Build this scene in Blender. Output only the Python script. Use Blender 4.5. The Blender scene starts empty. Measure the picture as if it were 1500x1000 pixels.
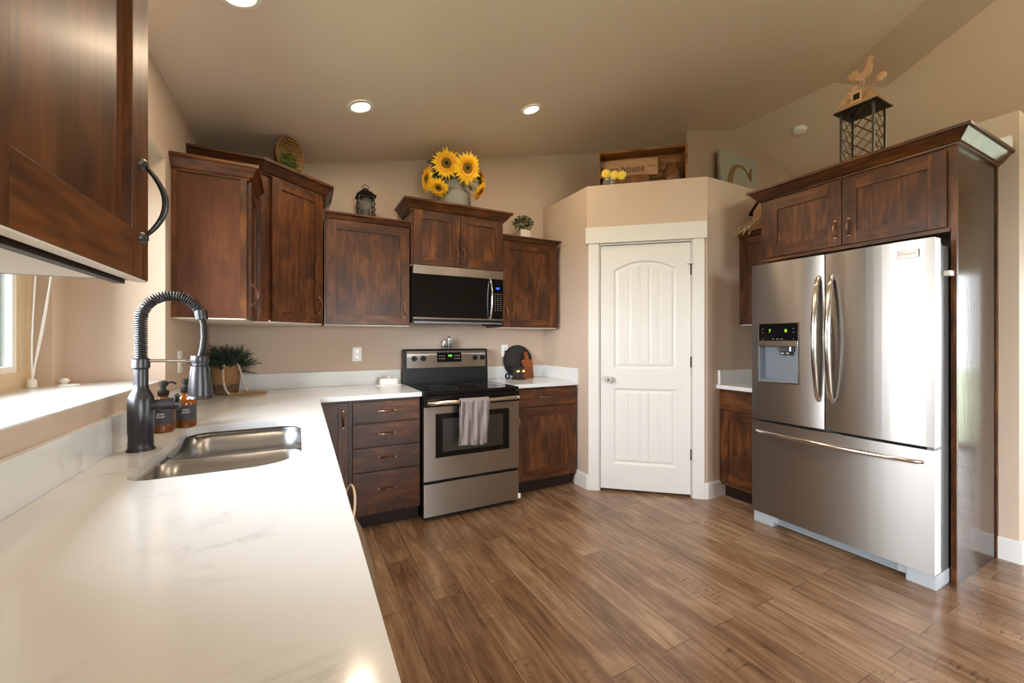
import bpy, bmesh, math, random
from mathutils import Vector, Matrix
random.seed(7)
R = math.radians
SC = bpy.context.scene
COL = SC.collection

# ------------------------------------------------------------------ camera, world, exposure
cd = bpy.data.cameras.new('camera')
cam = bpy.data.objects.new('camera', cd); COL.objects.link(cam)
cam.location = (0, 0, 1.30); cam.rotation_euler = (R(90), 0, R(-27.6))
cd.sensor_width = 36; cd.lens = 14.4; cd.shift_y = -2/1500; cd.clip_start = 0.02
SC.camera = cam
SC.view_settings.view_transform = 'Standard'
SC.view_settings.look = 'None'
SC.view_settings.gamma = 1
SC.view_settings.use_curve_mapping = False
SC.view_settings.exposure = -0.03
SC.cycles.max_bounces = 10
SC.cycles.diffuse_bounces = 6
SC.cycles.glossy_bounces = 5
SC.cycles.transparent_max_bounces = 12
SC.cycles.sample_clamp_indirect = 6
SC.cycles.caustics_reflective = False
SC.cycles.caustics_refractive = False

world = bpy.data.worlds.new('sky'); SC.world = world; world.use_nodes = True
bg = world.node_tree.nodes['Background']
bg.inputs[0].default_value = (0.87, 0.945, 1.0, 1)
_wt = world.node_tree
_tc = _wt.nodes.new('ShaderNodeTexCoord'); _sx = _wt.nodes.new('ShaderNodeSeparateXYZ'); _mr = _wt.nodes.new('ShaderNodeMapRange')
_wt.links.new(_tc.outputs['Generated'], _sx.inputs[0]); _wt.links.new(_sx.outputs[0], _mr.inputs[0])
_mr.inputs[1].default_value = -1; _mr.inputs[2].default_value = .6; _mr.inputs[3].default_value = 48; _mr.inputs[4].default_value = 15   # the sky is brighter on the sink side
_wt.links.new(_mr.outputs[0], bg.inputs[1])

def portal(loc, rot, sx, sy):
    l = bpy.data.lights.new('window_portal', 'AREA'); l.shape = 'RECTANGLE'; l.size = sx; l.size_y = sy
    l.cycles.is_portal = True
    o = bpy.data.objects.new('window_portal', l); COL.objects.link(o); o.location = loc; o.rotation_euler = rot
portal((-1.0, 1.72, 1.66), (0, R(-90), 0), 1.05, 1.15)     # kitchen window (faces +X)
portal((-.66, -3.1, 1.15), (0, R(-90), 0), 2.1, 2.4)    # added unseen slider behind the camera, for more daylight (faces +X)
portal((7.22, -1.3, 1.10), (0, R(90), 0), 2.1, 2.2)       # patio door (faces -X)
portal((1.3, -5.14, 1.30), (R(90), 0, 0), 2.0, 1.9)       # great room window (faces +Y)

# ------------------------------------------------------------------ materials
def newmat(name):
    m = bpy.data.materials.new(name); m.use_nodes = True
    nt = m.node_tree
    return m, nt, nt.nodes['Principled BSDF']
def N(nt, t, **kw):
    n = nt.nodes.new(t)
    for k, v in kw.items():
        if k.startswith('i_'): n.inputs[k[2:].replace('_', ' ')].default_value = v
        else: setattr(n, k, v)
    return n
def plain(name, col, rough=.5, metal=0, emit=None, estr=0, spec=None, trans=0, coat=0, alpha=1, ior=None):
    m, nt, b = newmat(name)
    b.inputs['Base Color'].default_value = (*col, 1); b.inputs['Roughness'].default_value = rough
    b.inputs['Metallic'].default_value = metal
    if emit: b.inputs['Emission Color'].default_value = (*emit, 1); b.inputs['Emission Strength'].default_value = estr
    if trans: b.inputs['Transmission Weight'].default_value = trans
    if coat: b.inputs['Coat Weight'].default_value = coat; b.inputs['Coat Roughness'].default_value = .1
    if spec is not None: b.inputs['Specular IOR Level'].default_value = spec
    if ior: b.inputs['IOR'].default_value = ior
    # a faint procedural unevenness of the surface
    no = N(nt, 'ShaderNodeTexNoise'); no.inputs['Scale'].default_value = 60
    tc = N(nt, 'ShaderNodeTexCoord'); nt.links.new(tc.outputs['Object'], no.inputs['Vector'])
    bp = N(nt, 'ShaderNodeBump'); bp.inputs['Strength'].default_value = .02; bp.inputs['Distance'].default_value = .002
    nt.links.new(no.outputs['Fac'], bp.inputs['Height']); nt.links.new(bp.outputs[0], b.inputs['Normal'])
    return m
def ramp(nt, stops):
    r = N(nt, 'ShaderNodeValToRGB'); e = r.color_ramp.elements
    while len(e) < len(stops): e.new(.5)
    for i, (p, c) in enumerate(stops): e[i].position = p; e[i].color = (*c, 1)
    return r
def noise(nt, vec, scale=(1, 1, 1), s=1, detail=4, rough=.5, dist=0, w=None):
    mp = N(nt, 'ShaderNodeMapping'); mp.inputs['Scale'].default_value = scale
    nt.links.new(vec, mp.inputs['Vector'])
    n = N(nt, 'ShaderNodeTexNoise'); n.inputs['Scale'].default_value = s
    n.inputs['Detail'].default_value = detail; n.inputs['Roughness'].default_value = rough; n.inputs['Distortion'].default_value = dist
    if w is not None: n.noise_dimensions = '4D'; nt.links.new(w, n.inputs['W'])
    nt.links.new(mp.outputs[0], n.inputs['Vector'])
    return n
def mixc(nt, a, b, f, mode='MIX'):
    m = N(nt, 'ShaderNodeMix', data_type='RGBA', blend_type=mode)
    for s, v in ((m.inputs[6], a), (m.inputs[7], b), (m.inputs[0], f)):
        if hasattr(v, 'is_linked') or hasattr(v, 'links'): nt.links.new(v, s)
        elif isinstance(v, (int, float)): s.default_value = v
        else: s.default_value = (*v, 1)
    return m.outputs[2]
def wood(name, axis='z', dark=(.012, .0040, .0014), mid=(.062, .0195, .0055), light=(.180, .062, .0150), rough=.38, knots=True):
    m, nt, b = newmat(name)
    tc = N(nt, 'ShaderNodeTexCoord'); oi = N(nt, 'ShaderNodeObjectInfo')
    mul = N(nt, 'ShaderNodeMath', operation='MULTIPLY'); mul.inputs[1].default_value = 37
    nt.links.new(oi.outputs['Random'], mul.inputs[0]); W = mul.outputs[0]
    st = {'z': (1, 1, .09), 'x': (.09, 1, 1), 'y': (1, .09, 1)}[axis]
    so = {'z': (1, 1, .4), 'x': (.4, 1, 1), 'y': (1, .4, 1)}[axis]
    V = tc.outputs['Object']
    g = noise(nt, V, st, 55, 6, .6, .6, W)
    bl = noise(nt, V, so, 9, 4, .55, 1.2, W)
    big = noise(nt, V, so, 3.2, 2, .5, .5, W)
    add = N(nt, 'ShaderNodeMath', operation='MULTIPLY_ADD'); add.inputs[1].default_value = .36
    nt.links.new(g.outputs['Fac'], add.inputs[0])
    a2 = N(nt, 'ShaderNodeMath', operation='MULTIPLY_ADD'); a2.inputs[1].default_value = .40
    nt.links.new(bl.outputs['Fac'], a2.inputs[0])
    a3 = N(nt, 'ShaderNodeMath', operation='MULTIPLY'); a3.inputs[1].default_value = .24
    nt.links.new(big.outputs['Fac'], a3.inputs[0]); nt.links.new(a3.outputs[0], a2.inputs[2]); nt.links.new(a2.outputs[0], add.inputs[2])
    r = ramp(nt, [(.34, dark), (.49, mid), (.64, light)])
    nt.links.new(add.outputs[0], r.inputs[0])
    col = r.outputs[0]
    if knots:
        mp = N(nt, 'ShaderNodeMapping'); mp.inputs['Scale'].default_value = so
        nt.links.new(V, mp.inputs['Vector'])
        ds = noise(nt, V, so, 14, 2)
        mv = N(nt, 'ShaderNodeVectorMath', operation='MULTIPLY_ADD'); mv.inputs[1].default_value = (.05, .05, .05)
        nt.links.new(ds.outputs['Color'], mv.inputs[0]); nt.links.new(mp.outputs[0], mv.inputs[2])
        va = N(nt, 'ShaderNodeVectorMath', operation='ADD'); nt.links.new(mv.outputs[0], va.inputs[0]); nt.links.new(W, va.inputs[1])
        vo = N(nt, 'ShaderNodeTexVoronoi'); vo.inputs['Scale'].default_value = 5.5
        nt.links.new(va.outputs[0], vo.inputs['Vector'])
        kr = ramp(nt, [(.03, (.9, .9, .9)), (.16, (0, 0, 0))]); nt.links.new(vo.outputs['Distance'], kr.inputs[0])
        col = mixc(nt, col, (.010, .004, .002), kr.outputs[0])
    nt.links.new(col, b.inputs['Base Color'])
    b.inputs['Roughness'].default_value = rough
    b.inputs['Specular IOR Level'].default_value = .32; b.inputs['Coat Weight'].default_value = .06; b.inputs['Coat Roughness'].default_value = .22
    bp = N(nt, 'ShaderNodeBump'); bp.inputs['Strength'].default_value = .08; bp.inputs['Distance'].default_value = .002
    nt.links.new(g.outputs['Fac'], bp.inputs['Height']); nt.links.new(bp.outputs[0], b.inputs['Normal'])
    return m
WV = wood('stained_wood_vertical', 'z')
WH = wood('stained_wood_horizontal', 'x')
WY = wood('stained_wood_deep', 'y')
WSIDE = wood('stained_side_veneer', 'z', (.060, .020, .010), (.085, .030, .0145), (.120, .043, .021), .28, False)
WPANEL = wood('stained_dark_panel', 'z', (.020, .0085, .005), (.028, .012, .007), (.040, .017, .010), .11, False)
WBLK = wood('board_orange_wood', 'z', (.15, .035, .008), (.26, .065, .014), (.38, .11, .025), .45, False)
WCRATE = wood('crate_wood', 'x', (.05, .018, .006), (.19, .075, .022), (.34, .15, .05), .6, True)
WSIGN = wood('sign_wood', 'x', (.28, .15, .075), (.40, .22, .12), (.50, .30, .17), .6, False)
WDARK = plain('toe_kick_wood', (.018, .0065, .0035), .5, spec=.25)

def paint(name, col, rough=.45, bump=.25, scale=55, spec=.35):
    m, nt, b = newmat(name)
    tc = N(nt, 'ShaderNodeTexCoord')
    n = noise(nt, tc.outputs['Object'], (1, 1, 1), scale, 4, .6, .4)
    n2 = noise(nt, tc.outputs['Object'], (1, 1, 1), scale*.28, 3, .5, 1.2)
    mx = N(nt, 'ShaderNodeMath', operation='ADD'); nt.links.new(n.outputs['Fac'], mx.inputs[0]); nt.links.new(n2.outputs['Fac'], mx.inputs[1])
    bp = N(nt, 'ShaderNodeBump'); bp.inputs['Strength'].default_value = bump; bp.inputs['Distance'].default_value = .004
    nt.links.new(mx.outputs[0], bp.inputs['Height']); nt.links.new(bp.outputs[0], b.inputs['Normal'])
    big = noise(nt, tc.outputs['Object'], (1, 1, 1), 1.5, 2)
    c = mixc(nt, tuple(x*.97 for x in col), col, big.outputs['Fac'])
    nt.links.new(c, b.inputs['Base Color'])
    b.inputs['Roughness'].default_value = rough; b.inputs['Specular IOR Level'].default_value = spec
    return m
WALL = paint('wall_paint', (.54, .42, .33), .5, .12)
CEIL = paint('ceiling_paint', (.78, .66, .545), .42, .45, 30, .4)
TRIM = paint('white_trim_paint', (.68, .66, .63), .35, .03)
CREAMC = paint('cream_underside', (.80, .76, .68), .4, .03)

def floor_mat():
    m, nt, b = newmat('plank_floor')
    tc = N(nt, 'ShaderNodeTexCoord')
    sp = N(nt, 'ShaderNodeSeparateXYZ'); nt.links.new(tc.outputs['Object'], sp.inputs[0])
    cb = N(nt, 'ShaderNodeCombineXYZ'); nt.links.new(sp.outputs[1], cb.inputs[0]); nt.links.new(sp.outputs[0], cb.inputs[1])
    def brick(c1, c2, mort):
        br = N(nt, 'ShaderNodeTexBrick'); br.offset = .37; br.offset_frequency = 2
        br.inputs['Scale'].default_value = 1; br.inputs['Brick Width'].default_value = 1.22; br.inputs['Row Height'].default_value = .152
        br.inputs['Mortar Size'].default_value = .0016; br.inputs['Mortar Smooth'].default_value = .3
        br.inputs['Color1'].default_value = c1; br.inputs['Color2'].default_value = c2; br.inputs['Mortar'].default_value = mort
        nt.links.new(cb.outputs[0], br.inputs['Vector']); return br
    br = brick((0, 0, 0, 1), (1, 1, 1, 1), (.5, .5, .5, 1))
    # per-plank shift of the grain
    mp = N(nt, 'ShaderNodeVectorMath', operation='MULTIPLY'); mp.inputs[1].default_value = (1, .085, 1)
    nt.links.new(tc.outputs['Object'], mp.inputs[0])
    of = N(nt, 'ShaderNodeVectorMath', operation='MULTIPLY_ADD'); of.inputs[1].default_value = (7, 13, 5)
    nt.links.new(br.outputs['Color'], of.inputs[0]); nt.links.new(mp.outputs[0], of.inputs[2])
    g = noise(nt, of.outputs[0], (1, 1, 1), 60, 7, .65, 1.0)
    g2 = noise(nt, of.outputs[0], (1, 1, 1), 14, 4, .6, 1.6)
    # blotches not stretched so much
    mp3 = N(nt, 'ShaderNodeVectorMath', operation='MULTIPLY'); mp3.inputs[1].default_value = (1, .4, 1)
    nt.links.new(tc.outputs['Object'], mp3.inputs[0])
    g3 = noise(nt, mp3.outputs[0], (1, 1, 1), 6, 4, .6, .8)
    s1 = N(nt, 'ShaderNodeMath', operation='MULTIPLY'); s1.inputs[1].default_value = .26; nt.links.new(g.outputs['Fac'], s1.inputs[0])
    s2 = N(nt, 'ShaderNodeMath', operation='MULTIPLY_ADD'); s2.inputs[1].default_value = .36; nt.links.new(g2.outputs['Fac'], s2.inputs[0]); nt.links.new(s1.outputs[0], s2.inputs[2])
    s3 = N(nt, 'ShaderNodeMath', operation='MULTIPLY_ADD'); s3.inputs[1].default_value = .30; nt.links.new(g3.outputs['Fac'], s3.inputs[0]); nt.links.new(s2.outputs[0], s3.inputs[2])
    s4 = N(nt, 'ShaderNodeMath', operation='MULTIPLY_ADD'); s4.inputs[1].default_value = .09; nt.links.new(br.outputs['Color'], s4.inputs[0]); nt.links.new(s3.outputs[0], s4.inputs[2])
    r = ramp(nt, [(.34, (.080, .040, .020)), (.46, (.215, .124, .070)), (.55, (.310, .195, .118)), (.68, (.52, .37, .25))])
    nt.links.new(s4.outputs[0], r.inputs[0])
    # saw marks: short dark streaks across the plank
    mp2 = N(nt, 'ShaderNodeVectorMath', operation='MULTIPLY'); mp2.inputs[1].default_value = (.22, 1, 1)
    nt.links.new(tc.outputs['Object'], mp2.inputs[0])
    sw = noise(nt, mp2.outputs[0], (1, 1, 1), 75, 2, .5)
    msk = noise(nt, tc.outputs['Object'], (1, .5, 1), 4.5, 2, .5)
    r1 = ramp(nt, [(.56, (0, 0, 0)), (.66, (1, 1, 1))]); nt.links.new(sw.outputs['Fac'], r1.inputs[0])
    r2 = ramp(nt, [(.58, (0, 0, 0)), (.68, (1, 1, 1))]); nt.links.new(msk.outputs['Fac'], r2.inputs[0])
    mm = N(nt, 'ShaderNodeMath', operation='MULTIPLY'); nt.links.new(r1.outputs[0], mm.inputs[0]); nt.links.new(r2.outputs[0], mm.inputs[1])
    m2 = N(nt, 'ShaderNodeMath', operation='MULTIPLY'); m2.inputs[1].default_value = .6; nt.links.new(mm.outputs[0], m2.inputs[0])
    c = mixc(nt, r.outputs[0], (.028, .013, .007), m2.outputs[0])
    c = mixc(nt, c, (.075, .042, .024), br.outputs['Fac'])
    nt.links.new(c, b.inputs['Base Color'])
    rr = N(nt, 'ShaderNodeMapRange'); rr.inputs[3].default_value = .12; rr.inputs[4].default_value = .34
    nt.links.new(g2.outputs['Fac'], rr.inputs[0]); nt.links.new(rr.outputs[0], b.inputs['Roughness'])
    bp = N(nt, 'ShaderNodeBump'); bp.inputs['Strength'].default_value = .14; bp.inputs['Distance'].default_value = .003
    nt.links.new(s3.outputs[0], bp.inputs['Height'])
    bp2 = N(nt, 'ShaderNodeBump'); bp2.invert = True; bp2.inputs['Strength'].default_value = .5; bp2.inputs['Distance'].default_value = .002
    nt.links.new(br.outputs['Fac'], bp2.inputs['Height']); nt.links.new(bp.outputs[0], bp2.inputs['Normal'])
    nt.links.new(bp2.outputs[0], b.inputs['Normal'])
    return m
FLOOR = floor_mat()

def quartz():
    m, nt, b = newmat('white_quartz')
    tc = N(nt, 'ShaderNodeTexCoord')
    mp = N(nt, 'ShaderNodeMapping'); mp.inputs['Rotation'].default_value = (0, 0, R(-22)); mp.inputs['Scale'].default_value = (.75, 1.6, 1)
    nt.links.new(tc.outputs['Object'], mp.inputs['Vector'])
    a = noise(nt, mp.outputs[0], (1, 1, 1), 2.0, 8, .62, .9)
    s = N(nt, 'ShaderNodeMath', operation='SUBTRACT'); s.inputs[1].default_value = .5; nt.links.new(a.outputs['Fac'], s.inputs[0])
    ab = N(nt, 'ShaderNodeMath', operation='ABSOLUTE'); nt.links.new(s.outputs[0], ab.inputs[0])
    vr = ramp(nt, [(0.0, (1, 1, 1)), (.010, (.35, .35, .35)), (.032, (0, 0, 0))]); nt.links.new(ab.outputs[0], vr.inputs[0])
    k = noise(nt, tc.outputs['Object'], (1, 1, 1), 3.4, 4, .6)
    kr = ramp(nt, [(.50, (0, 0, 0)), (.66, (1, 1, 1))]); nt.links.new(k.outputs['Fac'], kr.inputs[0])
    mu = N(nt, 'ShaderNodeMath', operation='MULTIPLY'); nt.links.new(vr.outputs[0], mu.inputs[0]); nt.links.new(kr.outputs[0], mu.inputs[1])
    mu2 = N(nt, 'ShaderNodeMath', operation='MULTIPLY'); mu2.inputs[1].default_value = .5; nt.links.new(mu.outputs[0], mu2.inputs[0])
    c = mixc(nt, (.68, .695, .705), (.31, .32, .34), mu2.outputs[0])
    nt.links.new(c, b.inputs['Base Color']); b.inputs['Roughness'].default_value = .13
    return m
QUARTZ = quartz()

def steel(name, col=(.35, .325, .305), rough=.36, aniso=.93, rot=0.0):
    m, nt, b = newmat(name)
    b.inputs['Base Color'].default_value = (*col, 1); b.inputs['Metallic'].default_value = 1
    tc = N(nt, 'ShaderNodeTexCoord')
    n = noise(nt, tc.outputs['Object'], (3, 3, 900), 1, 2, .5)
    mr = N(nt, 'ShaderNodeMapRange'); mr.inputs[3].default_value = rough-.012; mr.inputs[4].default_value = rough+.012
    nt.links.new(n.outputs['Fac'], mr.inputs[0]); nt.links.new(mr.outputs[0], b.inputs['Roughness'])
    b.inputs['Anisotropic'].default_value = aniso; b.inputs['Anisotropic Rotation'].default_value = rot
    t = N(nt, 'ShaderNodeTangent', direction_type='RADIAL', axis='Z'); nt.links.new(t.outputs[0], b.inputs['Tangent'])
    return m
STEEL = steel('brushed_stainless', rot=.25)
SINKM = steel('sink_stainless', (.47, .48, .49), .30, .5, .25)
CHROME = plain('polished_steel', (.72, .70, .67), .14, 1)
BLACKG = plain('black_glass', (.004, .004, .004), .07, 0, spec=.28)
BLACK = plain('black_plastic', (.007, .007, .007), .35, spec=.25)
BLACKM = plain('black_metal', (.018, .016, .014), .45, .6)
GREYP = plain('grey_plastic', (.40, .42, .44), .4)
LGREY = plain('light_grey_plastic', (.40, .43, .46), .4)
DGREY = plain('fridge_side_grey', (.20, .20, .21), .35, .5)
WHITEP = plain('white_plastic', (.85, .85, .83), .35)
WHITEC = plain('white_ceramic', (.88, .87, .84), .15)
BRONZE = plain('bronze_pull_metal', (.34, .19, .13), .28, 1)
DBRONZE = plain('oil_rubbed_bronze', (.060, .058, .062), .32, .85)
AMBER = plain('amber_glass', (.50, .14, .012), .06, 0, trans=.75, ior=1.45)
CLEAR = plain('clear_glass', (.85, .93, .92), .03, 0, trans=.92, ior=1.45)
LABEL = plain('black_label', (.035, .036, .04), .6)
INK = plain('dark_ink', (.055, .035, .028), .7)
PALEINK = plain('pale_ink', (.65, .64, .60), .6)
TOWEL = paint('towel_cloth', (.25, .215, .205), .95, 1.0, 160, .1)
TAUPE = paint('taupe_fabric', (.22, .155, .105), .95, .5, 200, .1)
ROPE = plain('cream_rope', (.72, .62, .50), .8)
GALV = paint('galvanized_metal', (.25, .24, .215), .55, .3, 40, .5)
CANDLE = plain('candle_wax', (.80, .66, .38), .5)
PETAL = plain('sunflower_petal', (.98, .58, .010), .6)
PETAL2 = plain('sunflower_inner_petal', (.92, .38, .008), .6)
SEED = paint('sunflower_seeds', (.24, .15, .02), .9, 1, 300, .1)
SEEDC = plain('seed_centre', (.012, .007, .004), .9)
LEAF = plain('green_leaf', (.045, .13, .028), .6)
LEAFB = plain('blue_green_leaf', (.12, .20, .13), .6)
PINE = plain('dark_pine', (.012, .032, .017), .7)
PINE2 = plain('frosted_pine', (.055, .090, .055), .7)
OLIVE = plain('olive_leaf', (.10, .12, .035), .7)
MOSS = plain('bright_moss_leaf', (.24, .33, .06), .7)
YELLOW = plain('daisy_petal', (.93, .72, .10), .6)
WINGLASS, ntg, bb = newmat('window_glass')
ntg.nodes.remove(bb)
_t = N(ntg, 'ShaderNodeBsdfTransparent'); _g = N(ntg, 'ShaderNodeBsdfGlossy'); _g.inputs['Roughness'].default_value = .02
_f = N(ntg, 'ShaderNodeFresnel'); _f.inputs['IOR'].default_value = 1.3
_m = N(ntg, 'ShaderNodeMixShader'); ntg.links.new(_f.outputs[0], _m.inputs[0]); ntg.links.new(_t.outputs[0], _m.inputs[1]); ntg.links.new(_g.outputs[0], _m.inputs[2])
ntg.links.new(_m.outputs[0], ntg.nodes['Material Output'].inputs[0])

def wicker(name, c1, c2, s=70, zs=1.6):
    m, nt, b = newmat(name)
    tc = N(nt, 'ShaderNodeTexCoord')
    w = N(nt, 'ShaderNodeTexWave', wave_type='BANDS', bands_direction='Z'); w.inputs['Scale'].default_value = s*.5; w.inputs['Distortion'].default_value = 3
    nt.links.new(tc.outputs['Object'], w.inputs['Vector'])
    n = noise(nt, tc.outputs['Object'], (1, 1, zs), s, 3)
    f = N(nt, 'ShaderNodeMath', operation='MULTIPLY'); nt.links.new(w.outputs['Fac'], f.inputs[0]); nt.links.new(n.outputs['Fac'], f.inputs[1])
    r = ramp(nt, [(.10, c1), (.5, c2)]); nt.links.new(f.outputs[0], r.inputs[0]); nt.links.new(r.outputs[0], b.inputs['Base Color'])
    bp = N(nt, 'ShaderNodeBump'); bp.inputs['Strength'].default_value = .8; bp.inputs['Distance'].default_value = .004
    nt.links.new(f.outputs[0], bp.inputs['Height']); nt.links.new(bp.outputs[0], b.inputs['Normal']); b.inputs['Roughness'].default_value = .8
    return m
WICK = wicker('seagrass_weave', (.22, .11, .035), (.50, .29, .12))
WICKD = wicker('dark_weave', (.05, .028, .015), (.32, .20, .10), 50, .3)
RATTAN = wicker('rattan_weave', (.10, .045, .012), (.48, .27, .09), 60, .6)

# ------------------------------------------------------------------ geometry helpers
class G:
    def __init__(s): s.b = bmesh.new()
    def _tag(s, faces, mi, sm=False):
        for f in faces: f.material_index = mi; f.smooth = sm
    def box(s, x0, y0, z0, x1, y1, z1, mi=0, bev=0):
        vs = [s.b.verts.new((x, y, z)) for x in (min(x0, x1), max(x0, x1)) for y in (min(y0, y1), max(y0, y1)) for z in (min(z0, z1), max(z0, z1))]
        q = [(0, 1, 3, 2), (4, 6, 7, 5), (0, 4, 5, 1), (2, 3, 7, 6), (0, 2, 6, 4), (1, 5, 7, 3)]
        fs = [s.b.faces.new([vs[i] for i in f]) for f in q]
        s._tag(fs, mi)
        if bev:
            es = list({e for f in fs for e in f.edges})
            r = bmesh.ops.bevel(s.b, geom=es, offset=bev, segments=2, profile=.7, affect='EDGES')
            s._tag(r['faces'], mi)
        return s
    def prism(s, poly, z0, z1, mi=0, sm=False, axis='z'):
        # poly in the plane perpendicular to axis
        def P(p, h):
            if axis == 'z': return (p[0], p[1], h)
            if axis == 'y': return (p[0], h, p[1])
            return (h, p[0], p[1])
        a = [s.b.verts.new(P(p, z0)) for p in poly]; c = [s.b.verts.new(P(p, z1)) for p in poly]
        n = len(poly); fs = []
        fs.append(s.b.faces.new(list(reversed(a)))); fs.append(s.b.faces.new(c)); s._tag(fs, mi)
        side = [s.b.faces.new((a[i], a[(i+1) % n], c[(i+1) % n], c[i])) for i in range(n)]
        s._tag(side, mi, sm)
        return s
    def lathe(s, prof, c=(0, 0, 0), seg=28, mi=0, sm=True, axis='z', M=None, cap=True):
        rings = []
        for r, h in prof:
            ring = []
            for k in range(seg):
                a = 2*math.pi*k/seg
                p = Vector((r*math.cos(a), r*math.sin(a), h))
                if axis == 'y': p = Vector((p.x, -p.z, p.y))
                if axis == 'x': p = Vector((p.z, p.x, p.y))
                if M is not None: p = M @ p
                ring.append(s.b.verts.new(p+Vector(c)))
            rings.append(ring)
        fs = []
        for i in range(len(rings)-1):
            for k in range(seg):
                fs.append(s.b.faces.new((rings[i][k], rings[i][(k+1) % seg], rings[i+1][(k+1) % seg], rings[i+1][k])))
        if cap:
            if prof[0][0] > 1e-5: fs.append(s.b.faces.new(list(reversed(rings[0]))))
            if prof[-1][0] > 1e-5: fs.append(s.b.faces.new(rings[-1]))
        s._tag(fs, mi, sm)
        return s
    def tube(s, pts, r, seg=10, mi=0, closed=False, flat=1.0):
        pts = [Vector(p) for p in pts]; n = len(pts)
        rr = r if isinstance(r, (list, tuple)) else [r]*n
        rings = []; up = None
        for i in range(n):
            t = (pts[(i+1) % n]-pts[i-1]) if closed else (pts[min(i+1, n-1)]-pts[max(i-1, 0)])
            if t.length < 1e-9: t = Vector((0, 0, 1))
            t.normalize()
            if up is None:
                up = Vector((0, 0, 1)) if abs(t.z) < .9 else Vector((1, 0, 0))
            u = (up - t*up.dot(t))
            if u.length < 1e-6: u = t.orthogonal()
            u.normalize(); w = t.cross(u); up = u
            rings.append([s.b.verts.new(pts[i]+u*(rr[i]*math.cos(2*math.pi*k/seg))+w*(rr[i]*flat*math.sin(2*math.pi*k/seg))) for k in range(seg)])
        fs = []
        for i in range(n if closed else n-1):
            A = rings[i]; B = rings[(i+1) % n]
            for k in range(seg): fs.append(s.b.faces.new((A[k], A[(k+1) % seg], B[(k+1) % seg], B[k])))
        if not closed: fs.append(s.b.faces.new(list(reversed(rings[0])))); fs.append(s.b.faces.new(rings[-1]))
        s._tag(fs, mi, True)
        return s
    def sphere(s, c, r, mi=0, seg=16, sc=(1, 1, 1)):
        M = Matrix.Translation(c) @ Matrix.Diagonal((r*sc[0], r*sc[1], r*sc[2], 1))
        res = bmesh.ops.create_uvsphere(s.b, u_segments=seg, v_segments=max(6, seg//2), radius=1, matrix=M)
        s._tag({f for v in res['verts'] for f in v.link_faces}, mi, True)
        return s
    def quad(s, pts, mi=0, sm=False):
        f = s.b.faces.new([s.b.verts.new(p) for p in pts]); f.material_index = mi; f.smooth = sm
        return s
    def sweep(s, path, prof, mi=0, end0=None, end1=None):
        # path: list of (x, y), the profile grows to the right-hand side of the path; prof: (out, z)
        P = [Vector((p[0], p[1])) for p in path]; n = len(P); offs = []
        for i in range(n):
            nn = []
            if i > 0: d = (P[i]-P[i-1]).normalized(); nn.append(Vector((d.y, -d.x)))
            if i < n-1: d = (P[i+1]-P[i]).normalized(); nn.append(Vector((d.y, -d.x)))
            if len(nn) == 2:
                m = (nn[0]+nn[1]).normalized(); m = m/max(.3, m.dot(nn[0]))
            else: m = nn[0]
            offs.append(m)
        rings = [[s.b.verts.new((P[i].x+offs[i].x*o, P[i].y+offs[i].y*o, z)) for o, z in prof] for i in range(n)]
        k = len(prof); fs = []
        for i in range(n-1):
            for j in range(k):
                fs.append(s.b.faces.new((rings[i][j], rings[i+1][j], rings[i+1][(j+1) % k], rings[i][(j+1) % k])))
        fs.append(s.b.faces.new(rings[0])); fs.append(s.b.faces.new(list(reversed(rings[-1]))))
        s._tag(fs, mi)
        return s
    def xf(s, M):
        bmesh.ops.transform(s.b, matrix=M, verts=s.b.verts); return s

def obj(name, g, mats, parent=None, fix=True):
    me = bpy.data.meshes.new(name)
    if fix: bmesh.ops.recalc_face_normals(g.b, faces=g.b.faces)
    g.b.to_mesh(me); g.b.free()
    if name not in ('petals', 'towel') and sum(p.use_smooth for p in me.polygons) > .5*len(me.polygons): me.set_sharp_from_angle(angle=R(36))
    for m in (mats if isinstance(mats, (list, tuple)) else [mats]): me.materials.append(m)
    o = bpy.data.objects.new(name, me); COL.objects.link(o)
    if parent is not None: o.parent = parent
    return o
def tag(o, label, cat, group=None):
    o['label'] = label; o['category'] = cat
    if group: o['group'] = group
    return o
def thing(name, label, cat, loc=(0, 0, 0), rz=0, group=None):
    o = bpy.data.objects.new(name, None); COL.objects.link(o); o.empty_display_size = .05
    o.location = loc; o.rotation_euler = (0, 0, rz)
    return tag(o, label, cat, group)
def struct(name, g, mats, parent=None):
    o = obj(name, g, mats, parent)
    if parent is None: o['kind'] = 'structure'
    return o
def kids(o): return [c for c in bpy.data.objects if c.parent == o]
def dup(o, loc, rz, label, parent=None):
    c = o.copy(); COL.objects.link(c)
    if parent is None:
        c.location = loc; c.rotation_euler = (0, 0, rz); c['label'] = label
    else: c.parent = parent
    for k in kids(o): dup(k, None, None, None, c)
    return c
def text_geo(g, body, size, depth, M, mi=0, offset=0):
    cu = bpy.data.curves.new('t', 'FONT'); cu.body = body; cu.size = size; cu.extrude = depth; cu.offset = offset
    cu.align_x = 'CENTER'; cu.align_y = 'CENTER'
    to = bpy.data.objects.new('t', cu); COL.objects.link(to)
    dg = bpy.context.evaluated_depsgraph_get(); me = bpy.data.meshes.new_from_object(to.evaluated_get(dg))
    n0 = len(g.b.faces); me.transform(M); g.b.from_mesh(me); g.b.faces.ensure_lookup_table()
    for f in g.b.faces[n0:]: f.material_index = mi
    bpy.data.objects.remove(to); bpy.data.curves.remove(cu); bpy.data.meshes.remove(me)

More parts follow.
